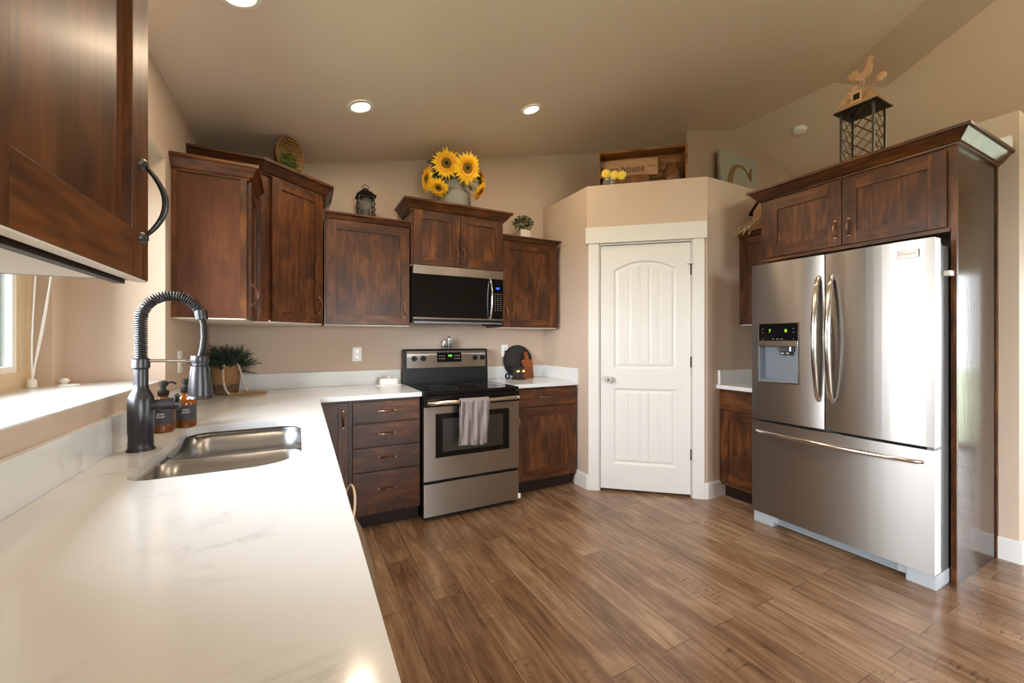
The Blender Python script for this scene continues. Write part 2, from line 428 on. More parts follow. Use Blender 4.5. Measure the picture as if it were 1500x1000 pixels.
# ------------------------------------------------------------------ room shell
SL = .2393; Z0 = 2.6645
zA = lambda x: Z0 + SL*x
RX, RY = 4.50, 2.03            # end of the ridge
zR = zA(RX)
zB = lambda x: zR - SL*(x-RX)
YB = 3.59; XL = -.56; XR = 3.72; XE = 7.2; YF = -5.1; ZP = 2.64

g = G(); g.box(-.72, YF-.15, -.1, XE+.15, YB+.15, 0); struct('floor', g, FLOOR)
# left wall with the window recess
WY0, WY1, WZ0, WZ1 = 1.02, 2.495, 1.10, 2.165
g = G()
g.box(XL, YF, 0, XL-.14, WY0, zA(XL)+2.4) if False else None
zt = zA(XL)
g.box(XL, YF, 0, XL-.12, -4.3, zt); g.box(XL, -4.3, 2.2, XL-.12, -1.9, zt); g.box(XL, -4.3, 0, XL-.12, -1.9, .08); g.box(XL, -1.9, 0, XL-.12, WY0, zt)
g.box(XL, WY1, 0, XL-.12, YB+.12, zt)
g.box(XL, WY0, 0, XL-.12, WY1, WZ0+.007)
g.box(XL, WY0, WZ1, XL-.12, WY1, zt)
# bumped-out bay box
g.box(XL-.12, WY0-.10, WZ0-.13, -.90-.02, WY0, WZ1+.1)
g.box(XL-.12, WY1, WZ0-.13, -1.02, WY1+.10, WZ1+.1)
g.box(-.90, 2.38, WZ0-.012, -1.02, WY1, WZ1)
g.box(-.90, WY0-.1, WZ0-.012, -1.02, WY0+.12, WZ1)
g.box(XL-.12, WY0, WZ0-.13, -1.02, WY1, WZ0+.007)
g.box(XL-.12, WY0, WZ1, -1.02, WY1, WZ1+.1)
g.box(-.90, 1.14, WZ1-.03, -1.02, 2.38, WZ1)
g.box(XL, YF, zt, XL-.12, -3.0, 5.1)
struct('wall_left', g, WALL)
g = G(); g.box(XL-.0005, WY0+.002, WZ0+.0072, -.985, WY1-.002, WZ0+.012)
struct('trim_1', g, QUARTZ)      # white window sill
# window frame and glass
g = G()
for a, b_, c, d in ((1.14, 1.20, WZ0+.012, WZ1-.03), (2.30, 2.38, WZ0+.012, WZ1-.03), (1.20, 2.30, WZ0+.012, WZ0+.075), (1.20, 2.30, WZ1-.09, WZ1-.03)):
    g.box(-.955, a, c, -1.01, b_, d, 0)
w1 = struct('window_1', g, paint('window_frame_tan', (.60, .47, .31), .4, .03))
g = G()
for a, b_, c, d in ((1.20, 1.222, WZ0+.075, WZ1-.09), (2.272, 2.30, WZ0+.075, WZ1-.09), (1.222, 2.272, WZ0+.075, WZ0+.10), (1.222, 2.272, WZ1-.115, WZ1-.09), (1.735, 1.765, WZ0+.10, WZ1-.115)):
    g.box(-.968, a, c, -.998, b_, d, 0)
obj('sash', g, WHITEP, w1)
g = G(); g.box(-.982, 1.222, WZ0+.10, -.986, 2.272, WZ1-.115); obj('glass', g, WINGLASS, w1)
# back wall: gable outline under the sloping ceiling
g = G()
g.prism([(XL-.12, 0), (XR+.1, 0), (XR+.1, zA(XR+.1)), (XL-.12, zA(XL-.12))], YB, YB+.12, axis='y')
struct('wall_back', g, WALL)
# upper return wall behind the pantry ledge
YRt = 3.035
g = G()
g.prism([(XR-.01, ZP), (XE+.1, ZP), (XE+.1, zB(XE+.1)), (RX, zR), (XR-.01, zA(XR-.01))], YRt, YRt+.10, axis='y')
g.prism([(YRt+.10, ZP), (YB, ZP), (YB, zA(XR)), (YRt+.10, zA(XR))], XR-.01, XR+.09, axis='x')
struct('wall_upper', g, WALL)
# right wall: full-depth block with a ledge at 2.64
g = G(); g.box(XR, .745, 0, 5.6, YRt, ZP); g.box(XR, YRt, 0, XR+.1, YB, ZP); g.box(XR, YRt, ZP-.05, 5.6, YRt+.1, ZP)
struct('wall_right', g, WALL)
# pantry: three walls, lid
PA = (2.237, 2.864); PB = (2.972, 2.232)
th = math.atan2(PB[1]-PA[1], PB[0]-PA[0]); LD = math.hypot(PB[0]-PA[0], PB[1]-PA[1])
def inner(p, dx, dy): return (p[0]+dx, p[1]+dy)
nrm = (math.sin(th), -math.cos(th))       # towards the camera
g = G()
g.prism([PA, (PA[0]+.09, PA[1]+.035), (PA[0]+.09, YB), (PA[0], YB)], 0, ZP)
g.prism([PB, (PB[0]+.035, PB[1]+.09), (XR, PB[1]+.09), (XR, PB[1])], 0, ZP)
def dpt(t, off): return (PA[0]+t*math.cos(th)-nrm[0]*off, PA[1]+t*math.sin(th)-nrm[1]*off)
g.prism([dpt(0, 0), dpt(.105, 0), dpt(.105, .09), dpt(.04, .09)], 0, ZP)
g.prism([dpt(.855, 0), dpt(LD, 0), dpt(LD-.04, .09), dpt(.855, .09)], 0, ZP)
g.prism([dpt(.105, 0), dpt(.855, 0), dpt(.855, .09), dpt(.105, .09)], 2.13, ZP)
g.prism([(PA[0]+.02, YB), (PA[0]+.02, PA[1]+.02), dpt(.5, .01), (PB[0]+.02, PB[1]+.02), (XR, PB[1]+.02), (XR, YB)], ZP-.06, ZP-.001)
struct('wall_pantry', g, WALL)
# outer rooms behind the camera
zc = 5.1
g = G()
g.box(XE, YF, 0, XE+.12, -2.35, zc-.4); g.box(XE, -.22, 0, XE+.12, YB, zc-.4); g.box(XE, -2.35, 2.15, XE+.12, -.22, zc-.4)
struct('wall_far_right', g, WALL)
g = G()
g.box(-.68, YF, 0, .3, YF-.12, zc); g.box(2.3, YF, 0, XE+.1, YF-.12, zc); g.box(.3, YF, 0, 2.3, YF-.12, .35); g.box(.3, YF, 2.25, 2.3, YF-.12, zc)
struct('wall_front', g, WALL)
g = G(); g.box(4.45, YRt+.1, 0, XE+.1, YRt+.2, ZP); struct('wall_hall', g, WALL)
def big_window(name, x0, x1, y, z0, z1, axis, nm=3):
    g = G(); f = .05
    def B(a0, a1, c0, c1, t0=-.03, t1=.03, gg=None):
        gg = gg or g
        if axis == 'y': gg.box(a0, y+t0, c0, a1, y+t1, c1)
        else: gg.box(y+t0, a0, c0, y+t1, a1, c1)
    B(x0, x1, z0, z0+f); B(x0, x1, z1-f, z1); B(x0, x0+f, z0+f, z1-f); B(x1-f, x1, z0+f, z1-f)
    for k in range(1, nm):
        xm = x0+(x1-x0)*k/nm; B(xm-.035, xm+.035, z0+f, z1-f)
    w = struct(name, g, WHITEP); g2 = G(); B(x0+f, x1-f, z0+f, z1-f, -.002, .002, g2); obj('glass', g2, WINGLASS, w)
big_window('window_2', .3, 2.3, YF-.06, .35, 2.25, 'y', 2)
big_window('window_3', -2.35, -.22, XE+.06, .0, 2.15, 'x', 2)
big_window('added_fill_window', -4.3, -1.9, XL-.06, .08, 2.2, 'x', 2)  # added out of view, lets more daylight reach the ceiling
# ceiling
g = G()
L1 = (-.70, RY-(RX+.70)*.846/.933)
Q0 = (4.86, 1.775); L2 = (-.70, Q0[1]-(Q0[0]+.70)*.891/.934)
V = lambda x, y, f: (x, y, f(x))
zM2 = lambda x: zB(Q0[0]) - (Q0[0]-x)*(.20/.934)
g.quad([V(-.70, YB+.1, zA), V(RX, YB+.1, zA), V(RX, RY, zA), V(L1[0], L1[1], zA)])
g.quad([V(RX, RY, zA), V(Q0[0], Q0[1], zB), V(L2[0], L2[1], zM2), V(L1[0], L1[1], zA)])
g.quad([V(Q0[0], Q0[1], zB), V(L2[0], L2[1], zB), V(L2[0], L2[1], zM2)])
g.quad([V(RX, YB+.1, zB), V(XE+.1, YB+.1, zB), V(XE+.1, YF-.1, zB), V(-.70, YF-.1, zB), V(L2[0], L2[1], zB), V(Q0[0], Q0[1], zB), V(RX, RY, zB)])
bmesh.ops.remove_doubles(g.b, verts=g.b.verts, dist=.0005)
ce = struct('ceiling', g, CEIL)
so = ce.modifiers.new('thick', 'SOLIDIFY'); so.thickness = .06; so.offset = 1
# make sure the sheet thickens upwards
me = ce.data
up = sum(p.normal.z for p in me.polygons)
so.offset = 1 if up > 0 else -1
# outdoors
g = G(); g.box(-30, -30, -.35, 30, 30, -.15); struct('ground', g, plain('pale_lawn', (.28, .32, .20), .9))

# baseboards and door casing
def baseboard(name, pts):
    g = G(); prof = [(0, 0), (.014, 0), (.014, .118), (.009, .132), (0, .132)]
    g.sweep(pts, prof); struct(name, g, TRIM)
baseboard('baseboard_pantry_left', [(PA[0], 3.035), PA, dpt(.012, 0)])
baseboard('baseboard_pantry_right', [dpt(LD-.028, 0), PB, (3.185, PB[1])])
baseboard('baseboard_right', [(XR, .826), (XR, .745), (5.6, .745)])
# door things live in the door frame of axes: x along the wall, -y to the camera
DM = Matrix.Translation((PA[0], PA[1], 0)) @ Matrix.Rotation(th, 4, 'Z')
g = G()
g.box(.012, -.020, 0, .100, 0, 2.135, bev=.002); g.box(.856, -.020, 0, .944, 0, 2.135, bev=.002)
g.box(-.012, -.028, 2.135, .962, 0, 2.272, bev=.002)
g.box(.100, -.004, 0, .112, .085, 2.128); g.box(.846, -.004, 0, .858, .085, 2.128); g.box(.100, -.004, 2.118, .858, .085, 2.13)
g.xf(DM); struct('trim_2', g, TRIM)
# pantry door slab as relief
import numpy as np
def door_relief(w, h, panels, step=.0055, th_=.035):
    nx = int(w/step)+1; nz = int(h/step)+1
    xs = np.linspace(0, w, nx); zs = np.linspace(0, h, nz)
    X, Z = np.meshgrid(xs, zs)
    D = np.zeros_like(X)
    for (x0, x1, z0, z1, arch, grooves) in panels:
        top = z1 - arch*((X-(x0+x1)/2)/((x1-x0)/2))**2
        sd = np.minimum(np.minimum(X-x0, x1-X), np.minimum(Z-z0, top-Z))
        prof = np.interp(sd, [0, .006, .014, .022, .038, .046], [0, .004, .011, .011, .0035, .003])
        gr = np.zeros_like(X)
        for gx in grooves: gr = np.maximum(gr, np.clip(1-np.abs(X-gx)/.0055, 0, 1)*.005)
        prof = prof + np.where(sd > .045, gr, 0)
        D = np.where(sd > 0, prof, D)
    verts = [(float(X[j, i]), float(D[j, i]), float(Z[j, i])) for j in range(nz) for i in range(nx)]
    faces = [(j*nx+i, j*nx+i+1, (j+1)*nx+i+1, (j+1)*nx+i) for j in range(nz-1) for i in range(nx-1)]
    n0 = len(verts); verts += [(0, th_, 0), (w, th_, 0), (w, th_, h), (0, th_, h)]
    faces.append((n0+3, n0+2, n0+1, n0))
    faces.append(tuple([i for i in range(nx)][::-1])+(n0, n0+1)) if False else None
    me = bpy.data.meshes.new('door'); me.from_pydata(verts, [], [f for f in faces if f]); me.update()
    b = bmesh.new(); b.from_mesh(me)
    b.verts.ensure_lookup_table()
    e = [b.verts[i] for i in range(nx)]
    b.faces.new(e[::-1]+[b.verts[n0], b.verts[n0+1]])
    e = [b.verts[(nz-1)*nx+i] for i in range(nx)]
    b.faces.new(e+[b.verts[n0+2], b.verts[n0+3]])
    e = [b.verts[j*nx] for j in range(nz)]
    b.faces.new(e+[b.verts[n0+3], b.verts[n0]])
    e = [b.verts[j*nx+nx-1] for j in range(nz)]
    b.faces.new(e[::-1]+[b.verts[n0+1], b.verts[n0+2]])
    bpy.data.meshes.remove(me)
    return b
dw = .728; dz = .022
gx = [.110+.1085+.056*k*1.0 for k in range(0)]
xs_ = [.118+.0475+(dw-.236-.095)*k/5 for k in range(1, 5)]
xs_ = sum([[x-.006, x+.006] for x in xs_], [])
db = door_relief(dw, 2.09, [(.110, dw-.110, 1.035, 1.955, .075, xs_), (.110, dw-.110, .215, .865, 0, xs_)])
g = G(); g.b.free(); g.b = db
for f in g.b.faces: f.smooth = False
bmesh.ops.transform(g.b, matrix=DM @ Matrix.Translation((.115, .004, dz)), verts=g.b.verts)
d1 = struct('door_1', g, TRIM)
g = G(); g.lathe([(.0, .0), (.026, 0), (.026, .006), (.012, .012), (.011, .028), (.022, .036), (.0285, .046), (.0285, .056), (.022, .064), (.008, .066), (.008, .0645), (0, .0645)], axis='y', seg=28)
g.xf(DM @ Matrix.Translation((.180, .004, .965))); kn = obj('knob', g, plain('satin_nickel', (.80, .79, .77), .22, .7), d1)
g = G(); g.lathe([(0, 0), (.007, 0), (.007, .003), (0, .003)], axis='y', seg=14); g.xf(DM @ Matrix.Translation((.180, -.0605, .965))); obj('keyhole', g, BLACK, kn)
for z in (1.885, 1.12, .355):
    g = G(); g.lathe([(.0055, -.045), (.0055, .045)], seg=10); g.box(-.004, -.001, -.043, .012, .004, .043)
    if z > 1.8: g.tube([(0, 0, .04), (-.03, -.018, .045)], .003); g.tube([(0, 0, .04), (.012, -.022, .043)], .003)
    g.xf(DM @ Matrix.Translation((.845, -.002, z))); obj('hinge', g, BLACKM, d1)

# ------------------------------------------------------------------ cabinets
def pull(kind='v', L=.096, proud=.028, r=.0048):
    g = G(); pts = []; rad = []
    n = 14
    for i in range(n+1):
        t = i/n; a = math.pi*t
        pts.append((0, -proud*math.sin(a)**.8 if 0 < t < 1 else 0, -L/2-.006+(L+.012)*t)); rad.append(r*(.75+.45*math.sin(a)))
    g.tube(pts, rad, 8)
    for s_ in (-1, 1): g.lathe([(.0085, 0), (.0085, .003), (.005, .007)], (0, 0, s_*(L/2+.006)), 12, axis='y')
    if kind == 'h': g.xf(Matrix.Rotation(R(90), 4, 'Y'))
    return g
def shaker(parent, x0, x1, z0, z1, y=-.020, st=.068, pullpos=None, name='door', side=None, rec=.011):
    """frame-and-panel door, front at y, back at y+.02"""
    g = G(); t = .019
    g.box(x0, y, z0, x0+st, y+t, z1, 0, .0015); g.box(x1-st, y, z0, x1, y+t, z1, 0, .0015)
    g.box(x0+st, y, z0, x1-st, y+t, z0+st, 1, .0015); g.box(x0+st, y, z1-st, x1-st, y+t, z1, 1, .0015)
    d = obj(name, g, [WV, WH], parent)
    g = G(); g.box(x0+st-.004, y+rec-.002, z0+st-.004, x1-st+.004, y+t-.002, z1-st+.004); obj('panel', g, WV, d)
    if pullpos:
        h = pull('v'); h.xf(Matrix.Translation((pullpos[0], y, pullpos[1]))); obj('handle', h, BRONZE, d)
    return d
def drawer(parent, x0, x1, z0, z1, y=-.020):
    g = G(); g.box(x0, y, z0, x1, y+.019, z1, 0, .0025); d = obj('drawer', g, WH, parent)
    h = pull('h'); h.xf(Matrix.Translation(((x0+x1)/2, y, (z0+z1)/2+.004))); obj('handle', h, BRONZE, d)
    return d
CR_S = [(0, 0), (.008, 0), (.011, .010), (.020, .014), (.034, .042), (.044, .048), (.044, .060), (0, .060)]
CR_M = [(0, 0), (.009, 0), (.012, .010), (.022, .014), (.048, .055), (.058, .060), (.058, .074), (0, .074)]
CR_L = [(0, 0), (.010, 0), (.012, .010), (.022, .013), (.058, .060), (.070, .064), (.070, .080), (0, .080)]
def carcass(parent, w, z0, z1, dep, side=WSIDE, under=True):
    """open-bottom box with face frame; x 0..w, front frame at y 0..-.0, back at dep"""
    g = G()
    g.box(0, 0, z0, .018, dep, z1, 0); g.box(w-.018, 0, z0, w, dep, z1, 0); g.box(.018, .0, z1-.018, w-.018, dep, z1, 0)
    g.box(.018, .012, z0+.012, w-.018, dep, z0+.02, 1)
    g.box(.018, 0, z0, w-.018, .016, z0+.04, 0); g.box(.018, 0, z1-.06, w-.018, .016, z1-.018, 0)
    g.box(.018, dep-.01, z0+.02, w-.018, dep, z1-.018, 0)
    obj('box', g, [side, CREAMC], parent)
    if under:
        g = G(); g.box(.0, .004, z0-.006, w, dep-.002, z0-.0005, 0); obj('underside', g, CREAMC, parent)
D_UP = .33
GU = 'stained wall cabinets'
# --- cabinet B: single door left of the microwave (front -Y)
yb = YB-D_UP
yfr = 3.262
def up_cab(name, label, x0, x1, z0, z1, yf, doors, crown, crownpath, pulls):
    t = thing(name, label, 'cabinet', (x0, yf, 0), 0, None)
    w = x1-x0; carcass(t, w, z0, z1, YB-yf-.002)
    for (a, b_), pp in zip(doors, pulls): shaker(t, a, b_, z0+.004, z1-.004, pullpos=pp)
    g = G(); g.sweep(crownpath(w), [(o, z+z1-.012) for o, z in crown]); obj('crown_molding', g, WH, t)
    return t
up_cab('wall_cabinet', 'dark stained single-door wall cabinet just left of the microwave, small lantern on top', .170, .787, 1.415, 2.185, yfr,
       [(.012, .610)], CR_S, lambda w: [(0, -.001), (w, -.001)], [(.572, 1.535)])
t = up_cab('wall_cabinet', 'raised two-door wall cabinet above the microwave, holding the sunflower vase', .790, 1.590, 1.896, 2.335, 3.215,
       [(.014, .398), (.402, .786)], CR_L, lambda w: [(0, .30), (0, -.001), (w, -.001), (w, .30)], [(.370, 2.0), (.430, 2.0)])
up_cab('wall_cabinet', 'dark stained single-door wall cabinet right of the microwave beside the pantry wall', 1.594, 2.185, 1.415, 2.185, yfr,
       [(.012, .560)], CR_S, lambda w: [(0, -.001), (w-.02, -.001), (w-.02, .20)], [(.045, 1.535)])
# --- left wall cabinet (door faces +X): rz = +90deg; local x -> world +Y, local -y -> world +X
t = thing('wall_cabinet', 'wall cabinet beside the window, its plain wide side panel facing the sink', 'cabinet', (-.242, 2.60, 0), R(90))
carcass(t, .36, 1.415, 2.165, .316)
shaker(t, .008, .352, 1.419, 2.158, pullpos=(.040, 1.545))
g = G(); g.box(-.008, 0, 1.415, 0, .030, 2.165); g.box(-.008, .294, 1.415, 0, .316, 2.165); obj('side_stile', g, WV, t)
g = G(); g.sweep([(0, .316), (0, -.001), (.36, -.001)], [(o, z+2.150) for o, z in CR_M]); obj('crown_molding', g, WY, t)
# --- taller diagonal corner cabinet
t = thing('corner_cabinet', 'taller diagonal corner wall cabinet with the tilted basket on top', 'cabinet', (0, 0, 0))
cA = (-.165, 3.0); cB = (.150, 3.262)
z0c, z1c = 1.415, 2.345
g = G()
g.prism([(XL+.002, 2.965), (-.205, 2.965), cA, cB, (.165, YB-.002), (XL+.002, YB-.002)], z0c+.012, z1c, 0)
g.prism([(XL+.002, 2.965), (-.205, 2.965), (-.165, 3.0), (-.19, 3.03), (XL+.002, 3.03)], z0c, z0c+.012, 0)
obj('box', g, WV, t)
g = G(); g.prism([(XL+.004, 2.967), (-.21, 2.967), cA, cB, (.163, YB-.004), (XL+.004, YB-.004)], z0c-.006, z0c+.012, 0); obj('underside', g, CREAMC, t)
tc_ = math.atan2(cB[1]-cA[1], cB[0]-cA[0]); lc = math.hypot(cB[0]-cA[0], cB[1]-cA[1])
dd = shaker(t, .012, lc-.004, z0c+.004, z1c-.008, y=-.021, st=.066, pullpos=(lc-.036, 1.545))
CM = Matrix.Translation((cA[0], cA[1], 0)) @ Matrix.Rotation(tc_, 4, 'Z')
for o in [dd]+kids(dd): o.data.transform(CM)
g = G(); g.sweep([(XL+.003, 2.964), (-.203, 2.964), (cA[0]+.002, cA[1]-.003), (cB[0]+.012, cB[1]-.004), (.166, YB-.003)], [(o, z+z1c-.014) for o, z in CR_L]); obj('crown_molding', g, WH, t)
g = G(); g.prism([(XL+.004, 2.97), (-.21, 2.97), cA, cB, (.163, YB-.004), (XL+.004, YB-.004)], z1c+.02, z1c+.064); obj('top', g, WDARK, t)
# --- foreground upper cabinet on the left wall
t = thing('wall_cabinet', 'large foreground wall cabinet at the left edge above the counter, with a big bow pull', 'cabinet', (-.270, -.02, 0), R(90))
carcass(t, 1.0, 1.408, 2.20, .288, under=False)
g = G(); g.box(.018, .02, 1.408, .982, .286, 1.4145); obj('underside', g, CREAMC, t)
g = G(); g.box(.0, .002, 1.400, .982, .016, 1.4078); obj('face_frame_shade', g, WDARK, t)  # dark strip: frame's bottom edge with the recess shadow put into its colour
d = shaker(t, .512, 1.002, 1.408, 2.18, y=-.025, st=.080, rec=.013)
g = G(); pts = []; rad = []
for i in range(25):
    a = math.pi*i/24; pts.append((.962, -.025-.034*math.sin(a)**.75 if 0 < i < 24 else -.022, 1.480+.130*i/24)); rad.append(.0042*(.75+.45*math.sin(a)))
g.tube(pts, rad, 10)
for z in (1.480, 1.610): g.lathe([(.010, -.001), (.009, .005), (.005, .010)], (.962, -.025, z), 14, axis='y')
obj('handle', g, DBRONZE, d)
d2 = shaker(t, .006, .508, 1.408, 2.18, y=-.025, st=.080, rec=.013)
g = G(); g.box(.512, -.024, 1.4055, 1.0, -.006, 1.4078); obj('lit_edge_strip', g, CREAMC, d)  # pale strip paints the light caught on the door's bottom edge

# ------------------------------------------------------------------ base cabinets and counters
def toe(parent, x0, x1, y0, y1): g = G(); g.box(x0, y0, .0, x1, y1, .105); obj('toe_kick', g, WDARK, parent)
YC = 2.918
t = thing('base_cabinet', 'dark stained bank of four drawers left of the range', 'cabinet', (.300, YC+.02, 0))
g = G(); g.box(.0, 0, .105, .484, .64, .898); obj('box', g, WV, t)
for a, b_ in ((.740, .880), (.575, .728), (.408, .563), (.150, .396)): drawer(t, .024, .476, a, b_)
toe(t, 0, .484, .050, .60)
t = thing('base_cabinet', 'narrow corner base cabinet door beside the drawer bank, partly behind the counter edge', 'cabinet', (.068, YC+.02, 0))
g = G(); g.box(0, 0, .105, .231, .64, .898); obj('box', g, WV, t)
shaker(t, .030, .226, .125, .882, st=.060, pullpos=(.198, .775)); toe(t, 0, .231, .05, .6)
t = thing('base_cabinet', 'single door and drawer base cabinet right of the range', 'cabinet', (1.580, 3.010, 0))
g = G(); g.box(0, 0, .105, .640, .575, .898); obj('box', g, WV, t)
drawer(t, .012, .628, .742, .880); shaker(t, .012, .628, .118, .728, st=.075, pullpos=(.040, .62)); toe(t, 0, .600, .045, .55)
# left run under the counter: doors face +X
lbl = ['sink base cabinet with two doors under the long white counter', 'base cabinet nearest the camera under the long white counter']
for k, (y0, y1) in enumerate(((1.36, 2.24), (-1.1, .70))):
    t = thing('base_cabinet', lbl[k], 'cabinet', (.030, y0, 0), R(90))
    w = y1-y0; zt_ = .66 if k == 0 else .898
    g = G()
    if k == 0:
        g.box(0, 0, .105, w, .02, .898); g.box(0, .02, .105, .018, .583, .898); g.box(w-.018, .02, .105, w, .583, .898); g.box(.018, .02, .105, w-.018, .583, .123)
    else: g.box(0, 0, .105, w, .583, .898)
    obj('box', g, WV, t)
    n = 2 if k == 0 else 4
    for i in range(n):
        a = .006+(w-.012)*i/n; b_ = a+(w-.012)/n-.004
        shaker(t, a, b_, .12, .882, pullpos=((b_-.035) if i % 2 == 0 else (a+.035), .79))
    toe(t, 0, w, .06, .55)
t = thing('dishwasher', 'stainless dishwasher under the white counter between sink and camera', 'dishwasher', (.030, .71, 0), R(90))
g = G(); g.box(.0, .0, .10, .64, .56, .895); obj('body', g, BLACK, t)
g = G(); g.box(.004, -.022, .11, .636, 0, .89, bev=.004); dd = obj('door', g, STEEL, t)
g = G(); g.tube([(.08, -.022, .81), (.09, -.045, .81), (.55, -.045, .81), (.56, -.022, .81)], .009); obj('handle', g, CHROME, dd)
g = G(); g.box(0, .06, 0, .64, .5, .1); obj('toe_kick', g, BLACK, t)
t = thing('base_cabinet', 'blind base cabinet under the counter between sink and corner', 'cabinet', (.030, 2.245, 0), R(90))
g = G(); g.box(0, 0, .105, .69, .583, .898); obj('box', g, WV, t); shaker(t, .006, .60, .12, .882, pullpos=(.04, .79)); toe(t, 0, .69, .06, .55)

# sink opening outline
def rrect(x0, y0, x1, y1, rs, n=8):
    cs = [(x0, y0, rs[0], 180), (x1, y0, rs[1], 270), (x1, y1, rs[2], 0), (x0, y1, rs[3], 90)]
    out = []
    for cx, cy, r, a0 in cs:
        sx = 1 if cx == x0 else -1; sy = 1 if cy == y0 else -1
        for i in range(n+1):
            a = R(a0+90*i/n); out.append((cx+sx*r+r*math.cos(a), cy+sy*r+r*math.sin(a)))
    return out
SK = rrect(-.408, 1.405, .012, 2.190, (.06, .15, .10, .08))
CT = .93
outer = [(XL+.001, -1.2), (.084, -1.2), (.121, 2.895), (.786, 2.895), (.786, YB-.001), (XL+.001, YB-.001)]
g = G()
def loop(pts, z):
    vs = [g.b.verts.new((p[0], p[1], z)) for p in pts]
    return vs, [g.b.edges.new((vs[i], vs[(i+1) % len(vs)])) for i in range(len(vs))]
v1, e1 = loop(outer, CT); v2, e2 = loop(SK, CT)
bmesh.ops.triangle_fill(g.b, use_beauty=True, use_dissolve=False, edges=e1+e2)
r = bmesh.ops.extrude_face_region(g.b, geom=list(g.b.faces))
bmesh.ops.translate(g.b, vec=(0, 0, -.031), verts=[v for v in r['geom'] if isinstance(v, bmesh.types.BMVert)])
ct = tag(obj('countertop', g, QUARTZ), 'long L-shaped white quartz countertop with the sink cut into it', 'countertop')
g = G(); g.box(1.572, 2.985, CT-.031, 2.235, YB-.001, CT, bev=.002); tag(obj('countertop', g, QUARTZ), 'short white quartz countertop right of the range', 'countertop')
g = G(); g.box(3.085, 1.862, CT-.031, XR-.001, PB[1]-.001, CT, bev=.002); tag(obj('countertop', g, QUARTZ), 'small white quartz countertop between pantry wall and refrigerator', 'countertop')
g = G(); g.box(XL+.001, -1.2, CT+.0005, XL+.022, YB-.001, CT+.118, bev=.0015); g.box(XL+.022, YB-.021, CT+.0005, .786, YB-.001, CT+.118, bev=.0015)
tag(obj('backsplash', g, QUARTZ), 'low white quartz backsplash strip behind the long counter', 'backsplash')
g = G(); g.box(1.572, YB-.021, CT+.0005, 2.215, YB-.001, CT+.118, bev=.0015); g.box(2.215, 2.985, CT+.0005, 2.235, YB-.001, CT+.118, bev=.0015)
tag(obj('backsplash', g, QUARTZ), 'low white quartz backsplash in the corner right of the range', 'backsplash')
g = G(); g.box(3.105, PB[1]-.021, CT+.0005, XR-.022, PB[1]-.001, CT+.118, bev=.0015); g.box(XR-.021, 1.862, CT+.0005, XR-.001, PB[1]-.001, CT+.118, bev=.0015)
tag(obj('backsplash', g, QUARTZ), 'low white quartz backsplash beside the refrigerator', 'backsplash')
# sink: two bowls
t = thing('kitchen_sink', 'double-bowl stainless undermount sink set in the white counter', 'sink', (-.2, 1.8, .70))
def bowl(name, x0, y0, x1, y1, rs, ztop, zbot, zrim):
    g = G(); cx, cy = (x0+x1)/2, (y0+y1)/2
    lv = [(1.0, ztop, 0), (.999, (ztop+zbot)/2, 0), (.993, zbot+.035, 0), (.975, zbot+.010, 0), (.93, zbot, 0)]
    base = rrect(x0, y0, x1, y1, rs, 8); rings = []
    # outward flange first
    for s_, z, _ in lv: rings.append([g.b.verts.new((cx+(p[0]-cx)*s_, cy+(p[1]-cy)*s_, z)) for p in base])
    n = len(base)
    for i in range(len(rings)-1):
        for k in range(n):
            f = g.b.faces.new((rings[i][k], rings[i][(k+1) % n], rings[i+1][(k+1) % n], rings[i+1][k])); f.smooth = True
    g.b.faces.new(rings[-1])
    g.xf(Matrix.Translation((.2, -1.8, -.70)))
    o = obj(name, g, SINKM, t, fix=True)
    s = o.modifiers.new('t', 'SOLIDIFY'); s.thickness = .002
    g = G(); g.lathe([(.0, .003), (.03, .003), (.043, .001), (.045, -.001)], (cx+.2, cy-1.8, zbot-.70+.002), 24); obj('drain', g, CHROME, o)
bowl('basin', -.414, 1.398, .018, 1.775, (.06, .15, .07, .06), .886, .725, .8985)
bowl('basin', -.414, 1.815, .018, 2.197, (.06, .07, .10, .08), .886, .705, .8985)
g = G(); g.box(-.213, 1.774-1.8, .168, .217, 1.816-1.8, .188, bev=.007); obj('divider', g, SINKM, t)
g = G(); co = rrect(-.414, 1.398, .018, 2.197, (.06, .15, .10, .08), 8); nn_ = len(co)
ra = [g.b.verts.new((p[0]+.2, p[1]-1.8, .1985)) for p in co]; rb = [g.b.verts.new((p[0]+.2, p[1]-1.8, .150)) for p in co]
for k in range(nn_):
    f = g.b.faces.new((ra[k], ra[(k+1) % nn_], rb[(k+1) % nn_], rb[k])); f.smooth = True
o = obj('rim', g, SINKM, t); m_ = o.modifiers.new('t', 'SOLIDIFY'); m_.thickness = .002

# ------------------------------------------------------------------ range
t = thing('range', 'stainless and black glass electric range between the base cabinets', 'range', (.792, 2.865, 0))
W = .766
g = G(); g.box(0, .035, .02, W, .70, .905); g.box(.02, .06, 0, W-.02, .60, .02); obj('body', g, BLACK, t)
g = G(); g.box(0, .0, .905, W, .60, .932, bev=.006); ck = obj('cooktop', g, BLACKG, t)
for (x, y, r_) in ((.20, .17, .105), (.56, .17, .085), (.20, .44, .08), (.56, .44, .105)):
    g = G(); g.tube([(x+r_*math.cos(a*math.pi/24), y+r_*math.sin(a*math.pi/24), .9325) for a in range(48)], .0012, 6, closed=True); obj('burner_ring', g, plain('ring_grey', (.022, .022, .022), .4) if 'ring_grey' not in bpy.data.materials else bpy.data.materials['ring_grey'], ck)
